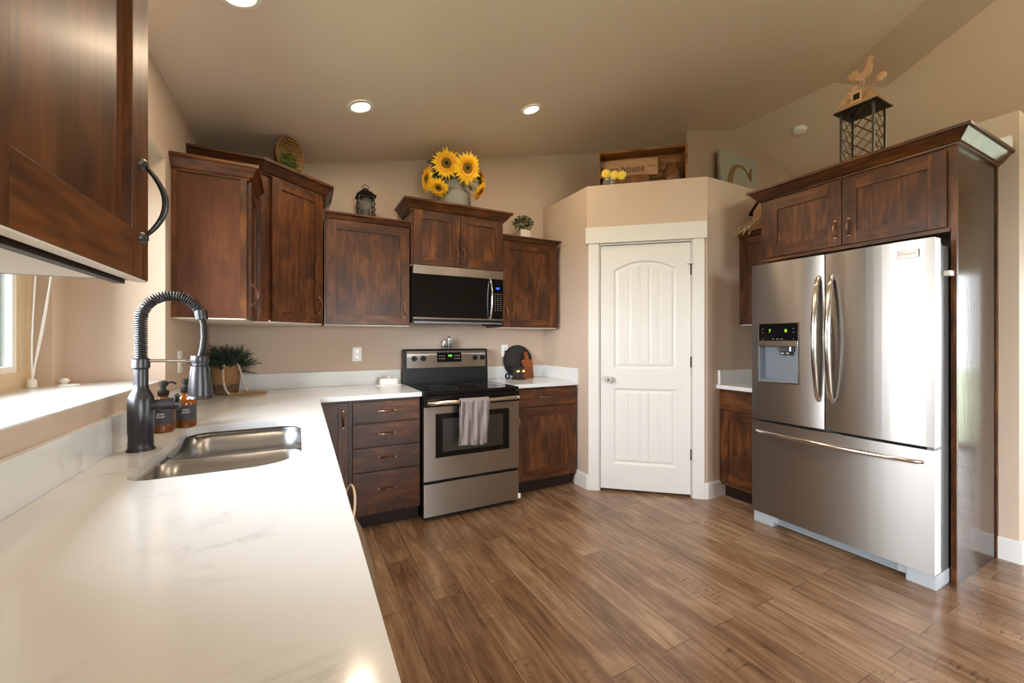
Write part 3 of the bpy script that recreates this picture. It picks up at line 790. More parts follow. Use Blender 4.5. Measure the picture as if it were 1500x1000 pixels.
# back guard
g = G(); g.prism([(.60, .905), (.70, .905), (.70, 1.215), (.68, 1.222), (.632, 1.222), (.618, 1.21), (.606, 1.06), (.600, .99)], 0, W, axis='x'); bgd = obj('backguard', g, BLACK, t)
g = G(); slope = math.atan2(.012, .15)
def on_guard(x, z, off=0): # point on guard face
    f = (z-1.06)/(1.21-1.06); return (x, .606+.012*f-off, z)
g.prism([(.6065-.006, 1.062), (.6165-.006, 1.206), (.6165, 1.206), (.6065, 1.062)], .022, W-.022, axis='x'); obj('control_panel', g, STEEL, bgd)
g = G(); a = on_guard(0, 1.11, .012); b_ = on_guard(0, 1.19, .012)
g.prism([(a[1]+.002, 1.108), (b_[1]+.002, 1.192), (b_[1]+.008, 1.192), (a[1]+.008, 1.108)], .285, .508, axis='x'); dsp = obj('display', g, BLACKG, bgd)
g = G(); g.box(.385, .599, 1.155, .420, .6015, 1.172); obj('clock_digits', g, plain('green_led', (.02, .1, .01), .5, emit=(.15, .9, .08), estr=.8), dsp)
g = G()
for x in (.300, .320, .340, .440, .460, .480):
    for z in (1.135, 1.160): g.box(x, .5985, z, x+.012, .6005, z+.006)
obj('touch_keys', g, plain('grey_print', (.28, .28, .28), .6), dsp)
for x in (.085, .162, .640, .712):
    g = G(); g.lathe([(0, 0), (.023, 0), (.021, .018), (.018, .022), (0, .022)], axis='y', seg=24); g.box(-.004, -.030, -.019, .004, -.018, .019)
    g.xf(Matrix.Translation((x, .604, 1.142))); obj('knob', g, BLACK, bgd)
g = G(); text_geo(g, 'FRIGIDAIRE', .012, .0004, Matrix.Translation((.395, .5995, 1.080)) @ Matrix.Rotation(R(90), 4, 'X')); obj('brand_lettering', g, GREYP, bgd)
# oven door
g = G()
x0, x1, z0, z1 = .085, .681, .450, .768
g.box(0, .0, .290, x0, .032, .818, 0); g.box(x1, .0, .290, W, .032, .818, 0); g.box(x0, .0, .290, x1, .032, z0, 0); g.box(x0, .0, z1, x1, .032, .818, 0)
od = obj('oven_door', g, STEEL, t)
g = G(); g.box(x0, .003, z0, x1, .03, z1); wn = obj('window', g, BLACKG, od)
g = G(); g.box(x0+.055, .0015, z0+.038, x1-.055, .0035, z1-.040); obj('window_screen', g, plain('grey_oven_glass', (.032, .030, .026), .14), wn)
g = G(); g.box(0, -.004, .819, W, .032, .902, bev=.004); obj('top_strip', g, BLACKG, od)
g = G(); pts = []
for i in range(21):
    u = i/20; pts.append((.018+(W-.036)*u, -.045-.012*math.sin(math.pi*u) if 0 < i < 20 else -.035, .853))
g.tube(pts, [.010]+[.0165]*19+[.010], 12); g.tube([(.035, 0, .853), (.035, -.045, .853)], .010); g.tube([(W-.035, 0, .853), (W-.035, -.045, .853)], .010)
obj('handle', g, CHROME, od)
g = G(); g.box(0, .0, .035, W, .03, .268, bev=.003); dr = obj('storage_drawer', g, STEEL, t)
g = G(); g.box(W-.010, -.012, .045, W+.012, .0, .085, bev=.006); obj('child_latch', g, WHITEP, dr)
# towel over handle
t = tag(bpy.data.objects.new('x', None), '', '') if False else None
g = G()
nx, nz = 34, 40
def towel_sheet(x0, x1, ztop, zbot, yb_, side, sk):
    vs = []
    for j in range(nz+1):
        v = j/nz; row = []
        for i in range(nx+1):
            u = i/nx
            x = x0+(x1-x0)*u + sk*v
            amp = .004+.007*v
            y = yb_ + side*(.006+amp*(math.sin(u*21+v*2.0+1)+.6*math.sin(u*38-v*3)+.3*math.sin(u*9+v*11)))*.9
            z = ztop+(zbot-ztop)*v + .006*math.sin(u*7)*v
            row.append((x, y, z))
        vs.append(row)
    return vs
HY = 2.865-.057; HZ = .853; rr_ = .021
front = towel_sheet(1.040, 1.268, HZ, .535, HY-rr_, -1, -.018)
rows = []
bk = towel_sheet(1.048, 1.262, HZ, .62, HY+rr_, 1, .0)
for j in range(nz, -1, -4): rows.append([g.b.verts.new((p[0], min(p[1], 2.862), p[2])) for p in bk[j]])
for k in range(1, 8):
    a = math.pi*k/8; rows.append([g.b.verts.new((p[0], HY+rr_*math.cos(a), HZ+rr_*math.sin(a))) for p in front[0]])
for j in range(0, nz+1): rows.append([g.b.verts.new(p) for p in front[j]])
for j in range(len(rows)-1):
    for i in range(nx):
        f = g.b.faces.new((rows[j][i], rows[j][i+1], rows[j+1][i+1], rows[j+1][i])); f.smooth = True
o = tag(obj('kitchen_towel', g, TOWEL), 'crumpled grey towel hanging over the oven door handle', 'towel')
s = o.modifiers.new('t', 'SOLIDIFY'); s.thickness = .003; s.offset = 1

# ------------------------------------------------------------------ microwave
t = thing('microwave', 'black over-the-range microwave with stainless top band and curved handle', 'microwave', (.794, 3.195, 0))
W = .783
g = G(); g.box(0, .005, 1.448, W, .39, 1.893); obj('body', g, BLACK, t)
g = G(); g.box(0, -.018, 1.822, W, .004, 1.890, bev=.002); tb = obj('top_band', g, STEEL, t)
g = G(); text_geo(g, 'Whirlpool', .014, .0004, Matrix.Translation((.40, -.019, 1.855)) @ Matrix.Rotation(R(90), 4, 'X')); obj('brand_lettering', g, GREYP, tb)
g = G(); g.box(.002, -.016, 1.482, .665, .004, 1.820, bev=.002); dr = obj('door', g, BLACKG, t)
g = G(); pts = [(.655+.0*0, -.016-.040*math.sin(math.pi*i/20)**.7 if 0 < i < 20 else -.012, 1.484+.334*i/20) for i in range(21)]
g.tube(pts, .019, 14, flat=.45); obj('handle', g, CHROME, dr)
g = G(); g.box(.668, -.016, 1.482, W-.002, .004, 1.820, bev=.002); cp = obj('control_panel', g, BLACKG, t)
g = G(); g.box(.715, -.0175, 1.735, .744, -.0155, 1.751); obj('clock_digits', g, plain('blue_led', (.0, .01, .2), .5, emit=(.02, .06, 1), estr=3.0), cp)
g = G()
for r_ in range(9):
    for c_ in range(3): g.box(.700+.026*c_, -.0170, 1.552+.0175*r_, .711+.026*c_, -.0158, 1.557+.0175*r_)
obj('touch_keys', g, bpy.data.materials['grey_print'], cp)
g = G(); g.box(0, -.016, 1.468, W, .004, 1.480); obj('bottom_trim', g, STEEL, t)
g = G(); g.box(.01, -.01, 1.436, W-.01, .37, 1.448); obj('vent_grille', g, DGREY, t)
g = G(); g.tube([(.60, .01, 1.428), (.775, .03, 1.430)], .007); g.tube([(.775, .03, 1.430), (.785, .04, 1.44)], .006); obj('light_lever', g, BLACK, t)

# ------------------------------------------------------------------ refrigerator: front faces -X
t = thing('refrigerator', 'stainless french-door refrigerator with freezer drawer and water dispenser', 'refrigerator', (2.905, 1.817, 0), R(-90))
W = .957
def front_y(x, x0, x1, b=.013):
    u = (x-x0)/(x1-x0)*2-1; return -b*(1-abs(u)**2.2)
def slab(g, x0, x1, z0, z1, dx0, dx1, mi=0, back=.075):
    n = 14; fr = [(x0+(x1-x0)*i/n, front_y(x0+(x1-x0)*i/n, dx0, dx1)) for i in range(n+1)]
    g.prism(fr+[(x1, back), (x0, back)], z0, z1, mi, sm=False)
g = G(); g.box(.004, .080, .06, W-.004, .79, 1.80); obj('body', g, DGREY, t)
FB = .018
# left door with dispenser opening
nx0, nx1, nz0, nz1 = .060, .314, 1.017, 1.284
g = G(); L0, L1_ = 0, .458
slab(g, L0, nx0, .745, 1.832, L0, L1_); slab(g, nx1, L1_, .745, 1.832, L0, L1_)
slab(g, nx0, nx1, .745, nz0, L0, L1_); slab(g, nx0, nx1, nz1, 1.832, L0, L1_)
g.box(nx0, .055, nz0, nx1, .075, nz1)
ld = obj('door', g, STEEL, t)
g = G(); g.box(nx0-.002, front_y(.19, 0, .458)-.004, nz1+.012, nx1+.002, .01, 1.412, bev=.002); dp = obj('dispenser_panel', g, BLACKG, ld)
g = G(); fy = front_y(.19, 0, .458)-.0055
for x in (.135, .240): text_geo(g, '7' if x < .2 else '37'[0:0]+'38'[0:2][:1]+'', .030, .0004, Matrix.Translation((x, fy, 1.362)) @ Matrix.Rotation(R(90), 4, 'X')) if x < .2 else text_geo(g, '0', .030, .0004, Matrix.Translation((x, fy, 1.362)) @ Matrix.Rotation(R(90), 4, 'X'))
obj('digits', g, plain('lime_led', (.1, .2, .0), .5, emit=(.45, .9, .02), estr=1.6), dp)
g = G()
for x in (.150, .178, .206): g.box(x, fy, 1.305, x+.016, fy+.001, 1.309)
for x in (.085, .285):
    for z in (1.305, 1.35, 1.375): g.box(x, fy, z, x+.006, fy+.001, z+.004)
obj('touch_keys', g, bpy.data.materials['grey_print'], dp)
g = G(); g.box(nx0+.001, front_y(.19, 0, .458)-.003, nz1-.026, nx1-.001, .03, nz1+.011, bev=.002); obj('dispenser_band', g, STEEL, ld)
g = G()
g.box(nx0, -.012, nz0, nx0+.004, .055, nz1-.03); g.box(nx1-.004, -.016, nz0, nx1, .055, nz1-.03); g.box(nx0, .05, nz0, nx1, .055, nz1-.03); g.box(nx0, -.017, nz0, nx1, .055, nz0+.010)
cv = obj('dispenser_cavity', g, plain('cavity_grey', (.26, .29, .33), .3, .6), ld)
g = G(); g.box(.175, .005, nz1-.065, .260, .045, nz1-.027, bev=.008); g.lathe([(.014, -.02), (.018, 0)], (.20, .02, nz1-.066), 14); g.lathe([(.014, -.02), (.018, 0)], (.235, .02, nz1-.066), 14); obj('spout', g, plain('spout_chrome', (.35, .38, .42), .15, .9), cv)
g = G(); w_ = .0035
for a0, b0, a1, b1 in ((nx0-.006, nz0-.006, nx1+.006, nz0), (nx0-.006, 1.412, nx1+.006, 1.416), (nx0-.006, nz0, nx0, 1.412), (nx1, nz0, nx1+.006, 1.412)):
    g.box(a0, fy+.001, b0, a1, .01, b1)
obj('dispenser_frame', g, CHROME, ld)
g = G(); slab(g, .464, W, .745, 1.832, .464, W); rd = obj('door', g, STEEL, t)
g = G(); slab(g, 0, W, .085, .728, 0, W); fd = obj('freezer_drawer', g, STEEL, t)
def vhandle(x, par, fyb):
    g = G(); n = 22; pts = []; rad = []
    for i in range(n+1):
        u = i/n; s_ = math.sin(math.pi*u)
        pts.append((x, fyb-.012-.052*s_**.8 if 0 < i < n else fyb+.004, .918+.78*u)); rad.append(.011+.006*s_)
    g.tube(pts, rad, 14, flat=1.25); obj('handle', g, CHROME, par)
vhandle(.428, ld, front_y(.428, 0, .458)); vhandle(.502, rd, front_y(.502, .464, W))
g = G(); n = 26; pts = []; rad = []
for i in range(n+1):
    u = i/n; s_ = math.sin(math.pi*u)
    x = .033+.878*u
    pts.append((x, front_y(x, 0, W)-.010-.040*s_**.7 if 0 < i < n else front_y(x, 0, W)+.004, .660)); rad.append(.010+.005*s_)
g.tube(pts, rad, 14); obj('handle', g, CHROME, fd)
g = G(); yb2 = front_y(.856, .464, W)-.002
g.box(.812, yb2-.004, 1.738, .900, yb2+.008, 1.782, bev=.002); bd = obj('badge', g, CHROME, rd)
g = G(); text_geo(g, 'FRIGIDAIRE', .0145, .0003, Matrix.Translation((.856, yb2-.0045, 1.760)) @ Matrix.Rotation(R(90), 4, 'X')); obj('badge_lettering', g, DGREY, bd)
g = G(); g.box(.0, .02, .0, .135, .30, .078, bev=.008); g.box(.835, .02, .0, W, .30, .078, bev=.008); g.box(.135, .03, .030, .835, .2, .082)
bs = obj('base_grille', g, LGREY, t)
g = G()
for k in range(4): g.box(.17, .024, .036+.0105*k, .80, .031, .041+.0105*k)
obj('grille_slats', g, plain('grille_slate', (.22, .25, .28), .4), bs)
for x in (.02, W-.11): g = G(); g.box(x, .03, 1.802, x+.09, .16, 1.822, bev=.004); obj('hinge_cover', g, GREYP, t)
g = G(); g.box(W-.03, .0, .729, W-.002, .08, .744); obj('hinge', g, DGREY, t)
# fridge surround: side panel, over-fridge cabinet
t = thing('refrigerator_cabinet', 'large two-door wood cabinet over the refrigerator with tall dark side panel', 'cabinet', (3.090, 1.862, 0), R(-90))
WW = 1.032
g = G(); g.box(0, .0, 1.895, .018, .625, 2.352); g.box(.018, 0, 1.895, WW-.022, .625, 1.915); g.box(.018, 0, 2.335, WW-.022, .625, 2.352); g.box(.018, .60, 1.915, WW-.022, .625, 2.335)
g.box(.018, 0, 1.915, .06, .02, 2.335); g.box(WW-.06, 0, 1.915, WW-.022, .02, 2.335); g.box(.06, 0, 2.31, WW-.06, .02, 2.335)
obj('box', g, WV, t)
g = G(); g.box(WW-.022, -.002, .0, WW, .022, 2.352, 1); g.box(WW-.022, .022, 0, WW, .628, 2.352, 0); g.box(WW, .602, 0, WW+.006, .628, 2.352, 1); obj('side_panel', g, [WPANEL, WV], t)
shaker(t, .050, .520, 1.905, 2.318, pullpos=(.487, 2.01), st=.075); shaker(t, .525, .998, 1.905, 2.318, pullpos=(.560, 2.01), st=.075)
g = G(); g.box(.012, -.012, 1.880, WW-.022, 0, 1.900); obj('light_rail', g, WH, t)
g = G(); g.sweep([(0, .60), (0, -.003), (WW, -.003), (WW, .628)], [(o, z+2.335) for o, z in CR_L]); obj('crown_molding', g, WH, t)
# child latch on side panel edge
g = G(); g.box(3.035, .838, 1.640, 3.087, .872, 1.668, bev=.006); tag(obj('safety_latch', g, WHITEP), 'small white latch stuck beside the refrigerator, upper right', 'latch')
# small base + upper right of pantry
t = thing('base_cabinet', 'small drawer and door base cabinet between pantry wall and refrigerator', 'cabinet', (3.128, 2.228, 0), R(-90))
w = .362
g = G(); g.box(0, 0, .105, w, .59, .898); obj('box', g, WV, t)
drawer(t, .010, w-.004, .735, .872); shaker(t, .010, w-.004, .190-.06, .722, st=.075); toe(t, 0, w, .055, .55)
t = thing('wall_cabinet', 'small wall cabinet partly hidden behind the refrigerator, birdhouse on top', 'cabinet', (3.400, 2.228, 0), R(-90))
carcass(t, w, 1.432, 2.175, .318); shaker(t, .004, w-.004, 1.436, 2.170, st=.062)
g = G(); g.sweep([(0, -.001), (w, -.001)], [(o, z+2.163) for o, z in CR_S]); obj('crown_molding', g, WH, t)

# ------------------------------------------------------------------ recessed lights
WARM = (1.0, .78, .55)
def can_light(label, x, y, power=26, side=1):
    z = zA(x) if side == 1 else zB(x); a = side*math.atan(SL)
    t = thing('recessed_light', label, 'light', (x, y, z), 0)
    t.rotation_euler = (0, -a, 0)
    g = G(); g.lathe([(.078, -.001), (.078, -.006), (.060, -.008), (.055, -.004), (.055, -.001)], seg=36, cap=False); obj('trim_ring', g, WHITEP, t)
    g = G(); g.lathe([(0, -.004), (.056, -.004), (.056, -.002), (0, -.002)], seg=36)
    obj('lens', g, bpy.data.materials.get('lamp_lens') or plain('lamp_lens', (1, .9, .75), .5, emit=(1, .80, .55), estr=14), t)
    l = bpy.data.lights.new('bulb', 'AREA'); l.shape = 'DISK'; l.size = .10; l.energy = power; l.color = WARM
    lo = bpy.data.objects.new('bulb', l); COL.objects.link(lo); lo.parent = t; lo.location = (0, 0, -.012)
P = 8
can_light('glowing recessed ceiling light over the corner cabinet, left of the pair', .344, 2.684, P)
can_light('glowing recessed ceiling light between microwave and pantry, right of the pair', 1.556, 2.666, P)
can_light('recessed ceiling light over the sink cut by the top edge', -.198, 1.86, P)
can_light('recessed ceiling light over the aisle above the camera', 1.556, .9, P)
can_light('recessed ceiling light above the counter behind the camera', .344, .2, P)
can_light('recessed ceiling light in front of the refrigerator', 2.3, 1.3, P*.6)

can_light('recessed ceiling light of the next room, beyond the refrigerator wall', 5.6, .5, 17, -1)
can_light('recessed ceiling light of the next room, behind the camera side', 5.6, -1.8, 12, -1)
# ------------------------------------------------------------------ things on the ceiling and walls
zz = zB(4.93); t = thing('smoke_detector', 'round white smoke detector on the sloping ceiling', 'smoke detector', (4.93, 2.549, zz)); t.rotation_euler = (0, math.atan(SL), 0)
g = G(); g.lathe([(.072, 0), (.072, -.012), (.060, -.034), (.035, -.042), (0, -.042)], seg=32); obj('housing', g, WHITEC, t)
g = G(); g.lathe([(.066, -.014), (.069, -.018), (.066, -.022)], seg=32, cap=False); obj('vent_ring', g, LGREY, t)
def outlet(name, label, c, axis, kind='outlet'):
    t = thing(name, label, 'outlet' if kind == 'outlet' else 'switch', c, 0 if axis == 'y' else R(90))
    g = G(); g.box(-.036, -.006, -.058, .036, 0, .058, bev=.003); pl = obj('plate', g, WHITEP, t)
    if kind == 'outlet':
        g = G()
        for z in (-.024, .024): g.lathe([(0, 0), (.0155, 0), (.0155, .0015), (0, .0015)], (0, -.006, z), 20, axis='y')
        s_ = obj('sockets', g, WHITEC, pl)
        g = G()
        for z in (-.024, .024):
            g.box(-.007, -.0082, z-.001, -.005, -.0074, z+.008); g.box(.005, -.0082, z-.001, .007, -.0074, z+.008); g.box(-.002, -.0082, z-.009, .002, -.0074, z-.006)
        obj('slots', g, BLACK, s_)
    else:
        g = G(); g.box(-.016, -.009, -.033, .016, -.006, .033, bev=.002); obj('rocker', g, WHITEC, pl)
    return t
outlet('wall_outlet', 'white duplex outlet on the back wall left of the range', (.433, YB, 1.184), 'y')
outlet('wall_outlet', 'white outlet right of the range with a black plug in it', (1.795, YB, 1.196), 'y')
outlet('light_switch', 'pale switch plate on the left wall behind the faucet', (XL, 2.755, 1.185), 'x', 'switch')

# ------------------------------------------------------------------ faucet
t = thing('kitchen_faucet', 'dark bronze spring-neck pull-down faucet standing behind the sink', 'faucet', (-.468, 1.80, CT))
g = G(); g.lathe([(.038, 0), (.038, .006), (.034, .010), (.033, .055), (.035, .058), (.0355, .172), (.031, .185), (.021, .205), (.0195, .225), (.0195, .272), (.024, .278), (.024, .306), (.018, .31)], seg=32); obj('body', g, DBRONZE, t)
fp = []
for i in range(7): fp.append(Vector((.0, 0, .30+.14*i/6)))
for i in range(1, 25):
    a = math.pi*(1-i/24*.94); fp.append(Vector((.083+.083*math.cos(a), 0, .44+.083*math.sin(a))))
g = G(); g.tube(fp, .0085, 10); hp = [fp[-1]+Vector((0, 0, .01)), Vector((.171, 0, .42)), Vector((.172, 0, .38)), Vector((.168, 0, .34)), Vector((.160, 0, .30))]; g.tube(hp, .0095, 12); obj('hose', g, BLACKM, t)
# coil
import itertools
L = [0]
for a, b_ in zip(fp, fp[1:]): L.append(L[-1]+(b_-a).length)
def at(s):
    for i in range(len(L)-1):
        if s <= L[i+1]:
            f = (s-L[i])/(L[i+1]-L[i]); p = fp[i].lerp(fp[i+1], f)
            j0 = max(i-1, 0); j1 = min(i+2, len(fp)-1)
            return p, (fp[j1]-fp[j0]).normalized()
    return fp[-1], (fp[-1]-fp[-2]).normalized()
turns = 52; n = turns*10; pts = []
for i in range(n+1):
    p, tg = at(L[-1]*i/n); u = Vector((0, 1, 0)); w_ = tg.cross(u); a = 2*math.pi*i/10
    pts.append(p+(u*math.cos(a)+w_*math.sin(a))*.0155)
g = G(); g.tube(pts, .0028, 6); obj('spring', g, DBRONZE, t)
g = G(); M_ = Matrix.Translation(fp[-1]) @ Matrix.Rotation(R(-8), 4, 'Y'); g.lathe([(.018, -.012), (.019, .0), (.019, .02), (.016, .022)], M=M_, seg=20); obj('spring_collar', g, DBRONZE, t)
g = G(); g.lathe([(.037, 0), (.039, .002), (.036, .010), (.034, .012), (.033, .050), (.027, .115), (.022, .118), (.022, .135), (.015, .14), (.012, .15)], (.160, 0, .163), 28); g.tube([(.182, -.008, .20), (.188, -.008, .27)], .007); g.lathe([(.026, -.013), (.027, -.010), (.027, .010), (.026, .013)], (.160, 0, .302), 24); obj('spray_head', g, DBRONZE, t)
g = G(); g.tube([(.015, 0, .300), (.140, 0, .298)], .0055); g.lathe([(.009, -.008), (.009, .008)], (.128, 0, .298), 12, axis='x'); obj('support_arm', g, CHROME, t)
g = G(); g.lathe([(.018, 0), (.018, .03), (.021, .032), (.021, .075), (.015, .083), (0, .083)], (.022, 0, .150), 20, axis='x'); g.tube([(.092, 0, .150), (.100, -.020, .172), (.106, -.045, .185)], [.009, .007, .006]); obj('lever_handle', g, DBRONZE, t)

# soap bottles
def bottle(loc, rz, label):
    t = thing('soap_dispenser', label, 'soap bottle', loc, rz, 'amber soap bottles')
    g = G(); g.lathe([(0, 0), (.033, 0), (.037, .005), (.037, .105), (.032, .124), (.018, .138), (.0145, .142), (.0145, .155), (0, .155)], seg=28); b0 = obj('bottle', g, AMBER, t)
    g = G(); g.lathe([(.034, .004), (.034, .052), (0, .052)], seg=24); obj('soap', g, plain('dark_soap', (.05, .018, .008), .3) if 'dark_soap' not in bpy.data.materials else bpy.data.materials['dark_soap'], b0)
    g = G()
    r_ = .0375; A = [R(a) for a in range(-150, -19, 10)]
    for i in range(len(A)-1):
        g.quad([(r_*math.cos(A[i]), r_*math.sin(A[i]), .034), (r_*math.cos(A[i+1]), r_*math.sin(A[i+1]), .034), (r_*math.cos(A[i+1]), r_*math.sin(A[i+1]), .096), (r_*math.cos(A[i]), r_*math.sin(A[i]), .096)], 0, True)
    lb = obj('label', g, LABEL, b0)
    g = G(); text_geo(g, 'DISH\nSOAP', .011, .0004, Matrix.Translation((0, -.0385, .070)) @ Matrix.Rotation(R(90), 4, 'X')); obj('label_lettering', g, PALEINK, lb)
    g = G(); g.lathe([(.017, .146), (.019, .149), (.019, .166), (.010, .170), (.010, .184), (.016, .187), (.016, .200), (.010, .206), (0, .206)], seg=20); g.tube([(.0, 0, .196), (.030, -.004, .200), (.042, -.006, .192)], .0045, 8); obj('pump', g, BLACKM, t)
    return t
bottle((-.482, 2.120, CT), R(0), 'amber soap bottle with black pump right behind the faucet')
t2 = bottle((-.425, 2.205, CT), R(10), 'amber soap bottle farther from the faucet, label facing out')

# basket with pine
t = thing('woven_basket', 'two-tone woven basket with dark lower half standing in the counter corner', 'basket', (-.436, 3.40, CT))
g = G(); g.lathe([(0, 0), (.066, 0), (.070, .01), (.078, .075)], seg=36, cap=False); obj('lower_weave', g, WICKD, t)
g = G(); g.lathe([(.078, .075), (.088, .19), (.091, .196), (.086, .198), (.075, .08), (0, .078)], seg=36, cap=False); obj('upper_weave', g, WICK, t)
t = thing('pine_greenery', 'dark artificial pine sprigs filling the two-tone basket', 'plant', (-.436, 3.40, CT+.12))
random.seed(3)
g = G()
def sprig(g, p0, d, ln, mi=0, nl=.030, k=40):
    d = d.normalized(); p1 = p0+d*ln
    g.tube([p0, p0.lerp(p1, .5)+Vector((0, 0, .006)), p1], .0018, 5, mi)
    for i in range(k):
        f = .15+.85*i/k; p = p0.lerp(p1, f)
        o = Vector((random.gauss(0, 1), random.gauss(0, 1), random.gauss(0, 1))); o = (o-d*o.dot(d)).normalized()
        tip = p+(o*.8+d*.55).normalized()*nl*random.uniform(.7, 1.1)
        s_ = o.cross(d)*.0016
        f_ = g.b.faces.new([g.b.verts.new(p-s_), g.b.verts.new(p+s_), g.b.verts.new(tip)]); f_.material_index = mi if random.random() < .7 else 1-mi
for i in range(64):
    a = random.uniform(0, 2*math.pi); el = random.uniform(.05, 1.35)
    d = Vector((math.cos(a)*math.cos(el), math.sin(a)*math.cos(el)*.5, math.sin(el)*.8+.10))
    if d.x > 0: d.x *= 1.6
    base = Vector((random.uniform(-.05, .06), random.uniform(-.04, .04), random.uniform(.03, .08)))
    tgt = base+d*random.uniform(.08, .13)
    for q in range(3):
        dd_ = d.normalized()+Vector((random.gauss(0, .35), random.gauss(0, .25), random.gauss(0, .3)))
        sprig(g, base+d.normalized()*random.uniform(.02, .05)*q*.6, dd_, random.uniform(.09, .15), 0 if random.random() < .6 else 1)
# keep clear of walls
for v in g.b.verts:
    if v.co.x < -.100: v.co.x = -.100+(v.co.x+.100)*.1
    if v.co.y > .160: v.co.y = .160
    if v.co.z < -.02: v.co.z = -.02
obj('needles', g, [PINE, PINE2], t)
# bead garland
t = thing('bead_garland', 'pale wooden bead garland with jute tassel draped over the woven basket', 'garland', (-.436, 3.40, CT))
g = G(); path = []
def bez(P, n): 
    out = []
    for i in range(n+1):
        u = i/n; a = [Vector(p) for p in P]
        while len(a) > 1: a = [a[k].lerp(a[k+1], u) for k in range(len(a)-1)]
        out.append(a[0])
    return out
b1 = bez([(.0, -.084, .205), (-.005, -.108, .20), (-.008, -.100, .10), (.0, -.105, .03), (.035, -.112, .010)], 16)
b2 = bez([(.070, -.056, .205), (.09, -.070, .19), (.100, -.07, .10), (.115, -.07, .04), (.135, -.085, .012)], 16)
for p in b1+b2: g.sphere(p, .0075, 0, 10)
obj('beads', g, ROPE, t)
g = G(); g.tube([(.0, -.084, .206), (.02, -.06, .2035), (.05, -.05, .2035), (.070, -.056, .206)], .003, 6); g.tube(bez([(.035, -.112, .010), (.08, -.118, .008), (.12, -.112, .009), (.16, -.10, .010)], 8), .009, 8); g.tube([(.115, -.080, .014), (.150, -.10, .013), (.165, -.10, .012)], .010, 8)
g.tube([(.165, -.098, .012), (.18, -.096, .012), (.225, -.088, .011), (.245, -.084, .009)], [.011, .008, .012, .006], 10)
obj('tassel', g, plain('jute', (.34, .20, .08), .9), t)

# butter dish
t = thing('butter_dish', 'white ceramic butter dish with domed lid near the range', 'butter dish', (.662, 3.455, CT))
g = G(); g.prism(rrect(-.098, -.052, .098, .052, (.03,)*4), .0, .007, 0, True); obj('dish', g, WHITEC, t)
g = G(); pr = [(1, .008), (1, .012), (.97, .045), (.90, .056), (.6, .062), (0.01, .063)]; base = rrect(-.075, -.038, .075, .038, (.02,)*4); rings = [[g.b.verts.new((p[0]*s_, p[1]*s_, z)) for p in base] for s_, z in pr]
for i in range(len(rings)-1):
    for k in range(len(base)): f = g.b.faces.new((rings[i][k], rings[i][(k+1) % len(base)], rings[i+1][(k+1) % len(base)], rings[i+1][k])); f.smooth = True
g.sphere((0, 0, .070), .010, 0, 12); obj('lid', g, WHITEC, t)

# glass shakers on the range back
for k, (x, h, lab, r_) in enumerate(((1.150, .055, 'short square glass shaker, left of the two on the range back', .019), (1.196, .080, 'taller glass shaker with chrome top, right of the two on the range back', .019))):
    t = thing('glass_shaker', lab, 'shaker', (x+.01, 3.520, 1.2225), 0, 'shakers on the range back')
    g = G(); g.prism(rrect(-r_, -r_, r_, r_, (.005,)*4, 4), 0, h, 0); b0 = obj('jar', g, CLEAR, t)
    g = G(); g.prism(rrect(-r_+.003, -r_+.003, r_-.003, r_-.003, (.004,)*4, 4), .003, h*.6, 0); obj('filling', g, plain('salt', (.45, .55, .53), .8) if 'salt' not in bpy.data.materials else bpy.data.materials['salt'], b0)
    g = G(); g.lathe([(.012, h), (.013, h+.018), (.009, h+.030), (0, h+.034)], seg=18); obj('cap', g, CHROME, t)

# tray, board, warmer
t = thing('round_tray', 'round black tray leaning on the back wall right of the range', 'tray', (1.925, 3.545, CT+.002), 0)
t.rotation_euler = (R(-7), 0, 0)
g = G(); g.lathe([(0, 0), (.157, 0), (.160, .004), (.160, .014), (.154, .014), (.152, .005), (0, .005)], (0, 0, .160), 48, axis='y'); obj('disc', g, plain('matte_black', (.012, .011, .010), .55), t)
g = G()
for z in (-.0, ): g.tube([(.155*math.cos(R(a)), -.010, .16+.155*math.sin(R(a))) for a in range(0, 360, 8)], .004, 6, closed=True)
obj('rim', g, BLACKM, t)
t = thing('cutting_board', 'small orange wood cutting board with a loop handle, leaning on the black tray', 'cutting board', (1.995, 3.478, CT+.001)); t.rotation_euler = (R(-8), 0, 0)
g = G(); pts = [(-.050, 0), (.062, 0), (.060, .165), (.048, .178), (.018, .180), (.014, .21), (.016, .232), (.010, .250), (-.006, .256), (-.022, .250), (-.028, .232), (-.024, .21), (-.024, .180), (-.050, .178), (-.062, .165), (-.060, .150), (-.048, .140)]
g.prism(pts, -.007, .007, 0, axis='y'); bo = obj('board', g, WBLK, t)
g = G(); g.lathe([(0, 0), (.007, 0), (.007, .0008), (0, .0008)], (-.006, -.0072, .232), 14, axis='y'); obj('hanging_hole', g, BLACK, bo)
t = thing('wax_warmer', 'dark metal wax warmer with small glowing slots in front of the black tray', 'wax warmer', (1.845, 3.400, CT))
g = G(); g.lathe([(.072, 0), (.074, .006), (.060, .030), (.056, .10), (.066, .118), (.066, .124), (0, .124)], seg=6, sm=False); b0 = obj('body', g, plain('aged_bronze', (.05, .04, .032), .4, .7), t)
g = G()
for k, a in enumerate((-128, -112, -70, -60, -50)): g.sphere((.0575*math.cos(R(a)), .0575*math.sin(R(a)), .080), .0055, 0, 8, (1, 1, 1.5))
obj('glow_slots', g, plain('ember', (1, .6, .2), .5, emit=(1, .55, .16), estr=3), b0)
g = G(); g.tube(bez([(-.055, .02, .012), (-.10, .03, .012), (-.11, .0, .05), (-.08, .05, .12), (-.07, .17, .19), (-.050, .180, .255)], 24), .0028, 6)
for k in range(3): g.tube([(-.105+.018*math.cos(a/8*math.pi), .02+.010*k-.01, .032+.026*math.sin(a/8*math.pi)) for a in range(16)], .004, 6, closed=True)
